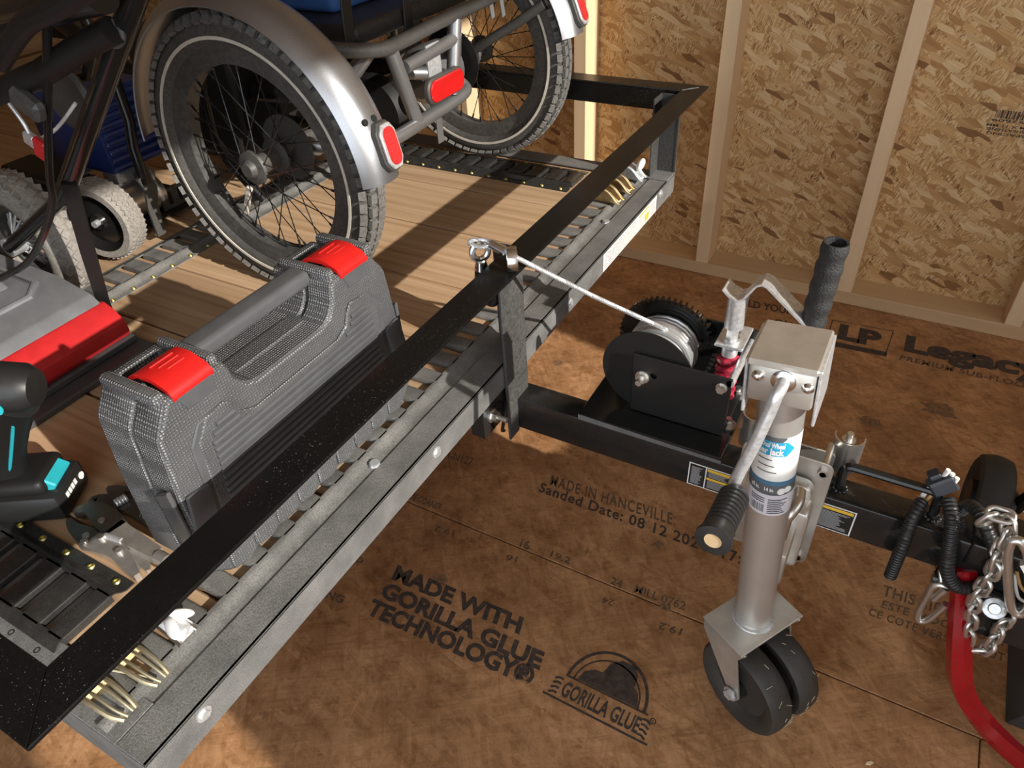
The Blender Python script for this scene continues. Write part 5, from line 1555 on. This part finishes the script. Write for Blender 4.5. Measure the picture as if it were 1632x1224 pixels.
# ================================================================== locking pliers
def at_d(u, v, z=0.432): return at(u, v, 'z', z)
def ribbon(mb, pts, ws, z0, th):
    """flat bar on the deck through pixel points; ws widths in metres"""
    P = [at_d(u, v) for u, v in pts]
    P = smooth_path(P, 4)
    n = len(P); m_ = len(ws)
    L = []; Rr_ = []
    for i, p in enumerate(P):
        t = (P[min(i + 1, n - 1)] - P[max(i - 1, 0)]); t.z = 0; t.normalize()
        nn = Vector((-t.y, t.x, 0))
        f = i / (n - 1) * (m_ - 1); k = min(int(f), m_ - 2); w = ws[k] + (ws[k + 1] - ws[k]) * (f - k)
        L.append(p + nn * w / 2); Rr_.append(p - nn * w / 2)
    loop = L + Rr_[::-1]
    N = len(loop)
    lo = [Vector((p.x, p.y, z0)) for p in loop]; hi = [Vector((p.x, p.y, z0 + th)) for p in loop]
    ins = []
    cx = [(L[i] + Rr_[i]) / 2 for i in range(n)]
    vs_ = lo + hi
    fs = [[k, (k + 1) % N, N + (k + 1) % N, N + k] for k in range(N)]
    for i in range(n - 1):
        fs.append([N + i, N + i + 1, N + N - 2 - i, N + N - 1 - i])
        fs.append([i, i + 1, N - 2 - i, N - 1 - i])
    mb.add(vs_, fs)
pl0 = at_d(180, 870)
pl = empty('locking_pliers', (pl0.x, pl0.y, 0.4265), 'shiny steel locking pliers with open jaws on the deck', 'pliers')
nick = plain('nickel_steel', (0.62, 0.60, 0.57), 0.28, 0.8, var=0.15, vscale=60)
dark = plain('dark_jaw_steel', (0.22, 0.21, 0.20), 0.4, 0.9, var=0.2)
ZT = 0.4262
mb = MB(); ribbon(mb, [(122, 822), (150, 816), (172, 832), (190, 850)], [0.008, 0.022, 0.034, 0.030], ZT + 0.004, 0.012); mb.build('upper_jaw', dark, pl)
mb = MB(); ribbon(mb, [(113, 832), (120, 845), (137, 856), (150, 864)], [0.006, 0.014, 0.024, 0.022], ZT + 0.004, 0.010); mb.build('lower_jaw', dark, pl)
mb = MB(); ribbon(mb, [(185, 846), (210, 862), (235, 877), (254, 888)], [0.026, 0.024, 0.020, 0.017], ZT, 0.016); mb.build('fixed_handle', nick, pl)
mb = MB(); ribbon(mb, [(140, 862), (170, 872), (190, 884), (206, 902), (221, 921)], [0.024, 0.026, 0.022, 0.018, 0.007], ZT, 0.013); mb.build('moving_handle', nick, pl)
mb = MB(); ribbon(mb, [(195, 880), (215, 888), (228, 896), (237, 910)], [0.006, 0.016, 0.014, 0.004], ZT + 0.001, 0.007); mb.build('release_lever', nick, pl)
q = at_d(255, 888, 0.436)
dd = (at_d(262, 892) - at_d(248, 884)).normalized()
MB().cyl(q - dd * 0.004, q + dd * 0.014, 0.0088, n=20).build('adjusting_knob', nick, pl)
mb = MB(); mb.tube([at_d(168, 853, 0.440), at_d(194, 862, 0.440)], 0.004, 10); mb.build('spring', M['zinc'], pl)
for (u, v) in ((165, 834), (140, 858), (164, 860), (192, 882), (137, 867)):
    q = at_d(u, v, 0.436); MB().cyl((q.x, q.y, 0.430), (q.x, q.y, 0.4435), 0.0045, n=14).build('rivet', nick, pl)
# ================================================================== adjustable wrench
aw0 = at_d(220, 815)
aw = empty('adjustable_wrench', (aw0.x, aw0.y, 0.4265), 'dark steel adjustable wrench lying beside the pliers', 'wrench')
mb = MB(); ribbon(mb, [(192, 797), (215, 812), (245, 832), (290, 860)], [0.034, 0.020, 0.019, 0.021], ZT, 0.010); mb.build('handle', plain('black_oxide', (0.12, 0.115, 0.11), 0.3, 0.6), aw)
mb = MB(); ribbon(mb, [(150, 812), (152, 800), (170, 802), (196, 800)], [0.006, 0.014, 0.026, 0.036], ZT, 0.012); mb.build('fixed_jaw', plain('black_oxide_jaw', (0.12, 0.115, 0.11), 0.3, 0.6), aw)
mb = MB(); ribbon(mb, [(172, 780), (186, 782), (200, 785), (212, 780)], [0.006, 0.014, 0.018, 0.014], ZT + 0.001, 0.009); mb.build('sliding_jaw', plain('black_oxide_slide', (0.14, 0.135, 0.13), 0.35, 0.6), aw)
q = at_d(193, 798, 0.440); d_ = (at_d(200, 794) - at_d(186, 802)).normalized()
mb = MB(); mb.cyl(q - d_ * 0.008, q + d_ * 0.008, 0.006, n=14)
for k in range(4): mb.torus(q - d_ * 0.006 + d_ * 0.004 * k, d_, 0.006, 0.001, 14, 6)
mb.build('knurl', M['zinc'], aw)
print_text('10in - 250mm', at_d(222, 824, 0.4366), at_d(278, 858, 0.4366), at_d(225, 817, 0.4366), M['zinc'], aw, 'handle_marking', 0.01)

# ================================================================== track fittings
def wire_fitting(name, pos, mat, label, group=None, legs=True):
    x, y = pos
    f = empty(name, (x, y, 0.438), label, 'track fitting', group)
    m_ = M[mat]
    mb = MB()
    mb.prism([(-0.034, 0), (0.036, 0), (0.030, 0.010), (0.004, 0.030), (-0.012, 0.030), (-0.034, 0.010)], (x, y - 0.012, 0.4375), (1, 0, 0), (0, 0, 1), -0.024, 0.004)
    mb.build('body', m_, f)
    for s_ in (-1, 1):
        MB().tube(smooth_path([(x - 0.03, y + s_ * 0.013, 0.446), (x - 0.012, y + s_ * 0.014, 0.468), (x + 0.006, y + s_ * 0.014, 0.468), (x + 0.028, y + s_ * 0.014, 0.446), (x + 0.037, y + s_ * 0.014, 0.441)], 4), 0.0034, 8).build('edge_bead', m_, f)
    for (dx, dy) in ((0.030, 0.0), (-0.028, 0.008)):
        MB().ball((x + dx, y + dy, 0.444), 0.0055, 10).build('rivet', m_, f)
    return f
g_ = 'gold coloured fittings clipped in the front track'
for (u, v, lb_) in ((970, 316, 'gold coloured steel fitting in the front track beside the open slots'), (988, 299, 'gold coloured steel fitting in the front track beside the white tabbed fitting')):
    q = at(u, v, 'z', 0.445); wire_fitting('track_fitting', (-0.004, q.y), 'gold', lb_, g_)
q = at(1008, 280, 'z', 0.445)
f = wire_fitting('track_fitting', (-0.004, q.y), 'zinc', 'silver fitting with white thumb tab clipped into the front track near the far post')
MB().ball((0.020, q.y + 0.004, 0.474), 0.016, 16, (0.55, 1, 1), rotm(0, R(20), 0)).build('thumb_tab', M['white'], f)
def spring_fitting(y, label, x=0.004):
    f = empty('track_fitting', (x, y, 0.4375), label, 'track fitting')
    for k, dy in enumerate((-0.013, -0.005, 0.006, 0.013)):
        MB().tube(smooth_path([(x - 0.045, y + dy * 0.9, 0.444), (x - 0.02, y + dy, 0.452), (x + 0.010, y + dy * 0.9, 0.447), (x + 0.024, y + dy * 0.6 + 0.002, 0.440)], 4), 0.0027 if k % 3 == 0 else 0.0019, 8).build('spring_leg', plain('pale_brass', (0.74, 0.66, 0.45), 0.38, 0.9), f)
    MB().bx(x - 0.055, x - 0.022, y - 0.015, y + 0.015, 0.4375, 0.452, 0.004).build('base', M['gold'], f)
    return f
s1 = at(172, 1115, 'z', 0.445).y; s2 = at(222, 1060, 'z', 0.445).y
spring_fitting(s1, 'pale brass spring fitting in the end slot of the front track by the near corner')
f2 = spring_fitting(s2, 'pale brass spring fitting with a loose straw beside the corner fitting')
MB().tube([at(175, 1068, 'z', 0.447), at(243, 1080, 'z', 0.442)], 0.0011, 6).build('straw', M['grass'], f2)
s3 = at(280, 1000, 'z', 0.445).y
f = empty('track_fitting', (0.0, s3, 0.4375), 'zinc fitting with translucent white wing tab in the near end of the front track', 'track fitting')
MB().prism([(-0.05, 0), (0.012, 0), (0.008, 0.012), (-0.02, 0.022), (-0.05, 0.018)], (0, s3 - 0.011, 0.4375), (1, 0, 0), (0, 0, 1), -0.022, 0.003).build('base', M['zinc'], f)
for s_ in (-1, 1):
    MB().tube([(-0.03, s3 + s_ * 0.009, 0.455), (0.015, s3 + s_ * 0.012, 0.442)], 0.0034, 8).build('spring_leg', M['bright'], f)
MB().ball((-0.006, s3 + 0.012, 0.458), 0.015, 16, (1, 0.35, 0.85), rotm(R(20), 0, R(35))).build('wing_tab', M['white'], f)
MB().ball((-0.002, s3 - 0.006, 0.455), 0.015, 16, (1, 0.35, 0.8), rotm(R(-25), 0, R(-10))).build('wing_tab', M['white'], f)

# ================================================================== wiring harness
def H(u, v, y): return at(u, v, 'y', y)
hn = empty('wiring_harness', (0.76, -0.16, 0.335), 'black corrugated trailer wiring harness with flat four pin plug', 'wiring')
def loom(name, path, r):
    P = smooth_path(path, 10)
    L = sum((b - a).length for a, b in zip(P[:-1], P[1:]))
    N = int(L / 0.0014)
    res = []
    cum = [0]
    for a, b in zip(P[:-1], P[1:]): cum.append(cum[-1] + (b - a).length)
    i = 0
    for k in range(N + 1):
        d_ = L * k / N
        while i < len(cum) - 2 and cum[i + 1] < d_: i += 1
        t = (d_ - cum[i]) / max(1e-7, cum[i + 1] - cum[i]); res.append(P[i].lerp(P[i + 1], t))
    return MB().tube(res, [r * (1.0 if (k // 2) % 2 else 0.88) for k in range(N + 1)], 12).build(name, M['blk'], hn)
loom('loom', [H(1470, 798, -0.125), H(1455, 825, -0.150), H(1440, 865, -0.165), H(1428, 895, -0.165), H(1419, 917, -0.162)], 0.0092)
loom('loom', [H(1511, 795, -0.125), H(1517, 830, -0.150), H(1512, 880, -0.172), H(1510, 910, -0.178), H(1522, 932, -0.175), H(1545, 938, -0.170), H(1570, 930, -0.16)], 0.0100)
loom('loom', [H(1528, 815, -0.10), H(1545, 806, -0.11), H(1562, 820, -0.13), H(1575, 850, -0.15), H(1588, 880, -0.155)], 0.0095)
cp = H(1502, 772, -0.118)
rp_ = Matrix((Vector((0.75, 0.45, 0.48)).normalized(), Vector((-0.51, 0.86, 0)).normalized(), Vector((0, 0, 1)))).transposed()
MB().box(cp, (0.034, 0.018, 0.030), rotm(0, R(-35), R(25)), 0.003).build('plug_body', M['connector'], hn)
MB().box(H(1492, 762, -0.115), (0.016, 0.016, 0.026), rotm(0, R(-35), R(25)), 0.002).build('plug_shroud', M['connector'], hn)
for (u, v) in ((1509, 754), (1516, 760), (1523, 767)):
    a = H(u - 5, v + 5, -0.117); b = H(u + 3, v - 5, -0.117); MB().cyl(a, b, 0.0034, n=12).build('plug_pin', M['wire_white'], hn)
MB().tube([H(1465, 800, -0.122), H(1480, 775, -0.118)], 0.0034, 8).build('white_wire', M['wire_white'], hn)
MB().tube([H(1470, 802, -0.122), H(1490, 785, -0.115)], 0.0022, 8).build('tan_wire', M['wire_brown'], hn)
MB().tube(smooth_path([H(1616, 915, -0.16), H(1622, 950, -0.165), H(1636, 960, -0.16)], 5), 0.0022, 8).build('white_wire', M['wire_white'], hn)
MB().tube(smooth_path([H(1620, 910, -0.158), H(1627, 935, -0.16), H(1640, 948, -0.16)], 5), 0.0022, 8).build('tan_wire', M['wire_brown'], hn)

# ================================================================== chain
def link_mesh(c, t, n_, L, W, r):
    """stadium link: centre c, long axis t, normal n_"""
    t = t.normalized(); n_ = (n_ - t * n_.dot(t)).normalized(); s_ = t.cross(n_)
    a = (L - W) / 2; q = W / 2
    pts = []
    for k in range(9): an = -PI / 2 + PI * k / 8; pts.append(c + t * (a + q * math.cos(an)) + s_ * (q * math.sin(an)))
    for k in range(9): an = PI / 2 + PI * k / 8; pts.append(c + t * (-a + q * math.cos(an)) + s_ * (q * math.sin(an)))
    return MB().tube(pts, r, 10, closed=True)
chs = M['steel']
ch = empty('safety_chain', (0.85, -0.18, 0.20), 'steel safety chain draped in a loop from the trailer coupler', 'chain')
chain_px = [(1574, 828, -0.165), (1590, 820, -0.165), (1605, 828, -0.168), (1606, 845, -0.172), (1600, 862, -0.176), (1590, 885, -0.182), (1583, 908, -0.184), (1570, 930, -0.184), (1556, 950, -0.184), (1550, 975, -0.184), (1545, 1005, -0.184), (1541, 1027, -0.184), (1552, 1037, -0.184), (1570, 1034, -0.184), (1584, 1020, -0.184), (1592, 1005, -0.184), (1602, 992, -0.184), (1612, 976, -0.183)]
P = smooth_path([H(*p) for p in chain_px], 12)
cum = [0]
for a, b in zip(P[:-1], P[1:]): cum.append(cum[-1] + (b - a).length)
pitch = 0.0185
d_ = 0.0; k = 0; i = 0
while d_ < cum[-1] - 0.006:
    while i < len(cum) - 2 and cum[i + 1] < d_: i += 1
    c = P[i].lerp(P[i + 1], (d_ - cum[i]) / max(1e-7, cum[i + 1] - cum[i]))
    t = P[min(i + 5, len(P) - 1)] - P[max(i - 5, 0)]
    u, v, a = frame_of(t)
    n_ = (u * math.cos(0.6 + k * PI / 2) + v * math.sin(0.6 + k * PI / 2))
    link_mesh(c, t, n_, 0.030, 0.0165, 0.0032).build('chain_link', chs, ch)
    d_ += pitch; k += 1
# long loop link
ll = empty('long_link', (0.86, -0.18, 0.25), 'long bright steel quick link hanging over the coupler end', 'link')
P2 = [H(u, v, -0.186) for u, v in ((1612, 862), (1606, 880), (1606, 910), (1608, 945), (1612, 968), (1622, 978), (1634, 975), (1642, 960), (1642, 930), (1640, 900), (1636, 878), (1625, 862))]
MB().tube(smooth_path(P2 + [P2[0]], 4)[:-1], 0.0062, 12, closed=True).build('link_body', chs, ll)
MB().cyl(H(1632, 905, -0.184), H(1646, 902, -0.184), 0.010, n=6).build('link_nut', chs, ll)
# open hook
hk = empty('chain_hook', (0.77, -0.17, 0.2), 'open steel snap hook hanging below the wiring loom', 'hook')
P3 = [H(u, v, -0.172) for u, v in ((1510, 940), (1500, 932), (1486, 935), (1477, 950), (1468, 966), (1462, 982), (1466, 989), (1478, 988), (1493, 977), (1508, 963))]
MB().tube(smooth_path(P3, 5), 0.0052, 12).build('hook_body', chs, hk)
MB().tube([H(1508, 938, -0.176), H(1488, 955, -0.176)], 0.0052, 12).build('hook_gate', chs, hk)
MB().tube([H(1506, 944, -0.172), H(1500, 930, -0.170), H(1498, 912, -0.165), H(1512, 892, -0.150)], 0.0032, 8).build('hook_shank', chs, hk)

# ================================================================== dolly
dy_ = empty('trailer_dolly', (0.87, 0.0, 0.0), 'red steel trailer dolly with bent leg and black wheel under the coupler', 'dolly')
P4 = [H(1538, 905, -0.150), H(1534, 960, -0.165), H(1529, 1030, -0.190), at(1532, 1090, 'y', -0.205), at(1555, 1135, 'z', 0.055), at(1600, 1185, 'z', 0.030), at(1665, 1240, 'z', 0.022)]
sec = [(1.0, 0.0), (0.0, 0.62), (-1.0, 0.0), (0.0, -0.62)]
sec = [(0.95, 0.5), (0.0, 0.75), (-0.95, 0.5), (-0.95, -0.5), (0.95, -0.5)]
MB().tube(smooth_path(P4, 6), 0.0155, sect=sec, up=(0.75, 0.35, -0.1)).build('bent_leg', M['red_paint'], dy_, angle=25)
wcd = Vector((0.880, 0.235, 0.086)); wax = Vector((0.98, 0.2, 0)).normalized()
wax = Vector((0.99, 0.02, 0.0)).normalized()
dw = MB().lathe([(0.03, -0.018), (0.058, -0.020), (0.072, -0.029), (0.081, -0.024), (0.085, -0.010), (0.086, 0.0), (0.085, 0.010), (0.081, 0.024), (0.072, 0.029), (0.058, 0.020), (0.03, 0.018)], wcd, wax, 44, closed_prof=True).build('wheel', M['rubber'], dy_)
MB().cyl(wcd - wax * 0.03, wcd + wax * 0.045, 0.03, n=20).build('wheel_hub', M['blk'], dy_)
MB().tube([wcd + wax * 0.05, wcd + wax * 0.055 + Vector((0.0, -0.02, 0.05)), wcd + wax * 0.10 + Vector((0.06, -0.05, 0.06)), Vector((1.05, 0.05, 0.12))], 0.014, 10).build('axle_arm', M['blk_matte'], dy_)
MB().cyl(wcd + wax * 0.06, wcd + wax * 0.075, 0.008, n=6).build('axle_nut', M['zinc'], dy_)

# ================================================================== grey bin at the edge
gb0 = at(1600, 1152, 'z', 0.0)
gy = gb0.y
gn_ = MB()
bn = empty('storage_bin', (gb0.x + 0.16, gy + 0.1, 0.0), 'dark grey plastic bin standing beside the dolly leg', 'bin')
x = gb0.x
MB().prism([(0.0, 0.0), (0.30, 0.0), (0.30, 0.16), (0.028, 0.16), (0.016, 0.07), (0.022, 0.055), (0.0, 0.0)][:-1], (x, gy + 0.18, 0), (1, 0, 0), (0, 0, 1), 0.18, 0.004, 2).build('bin_body', M['grey_bin'], bn)
MB().bx(x + 0.02, x + 0.30, gy - 0.004, gy + 0.184, 0.15, 0.165, 0.004).build('bin_rim', M['grey_bin'], bn)

# ================================================================== wood sliver on the floor
q = at(1385, 1217, 'z', 0)
MB().prism([(-0.006, -0.001), (0.0, -0.0028), (0.007, 0.0), (0.004, 0.0028), (-0.004, 0.0022)], (q.x, q.y, 0.0), (0.8, 0.55, 0), (-0.55, 0.8, 0), 0.002).build('wood_sliver', M['cork'], origin=(q.x, q.y, 0), label='pale wood sliver lying on the bare floor', cat='wood chip')
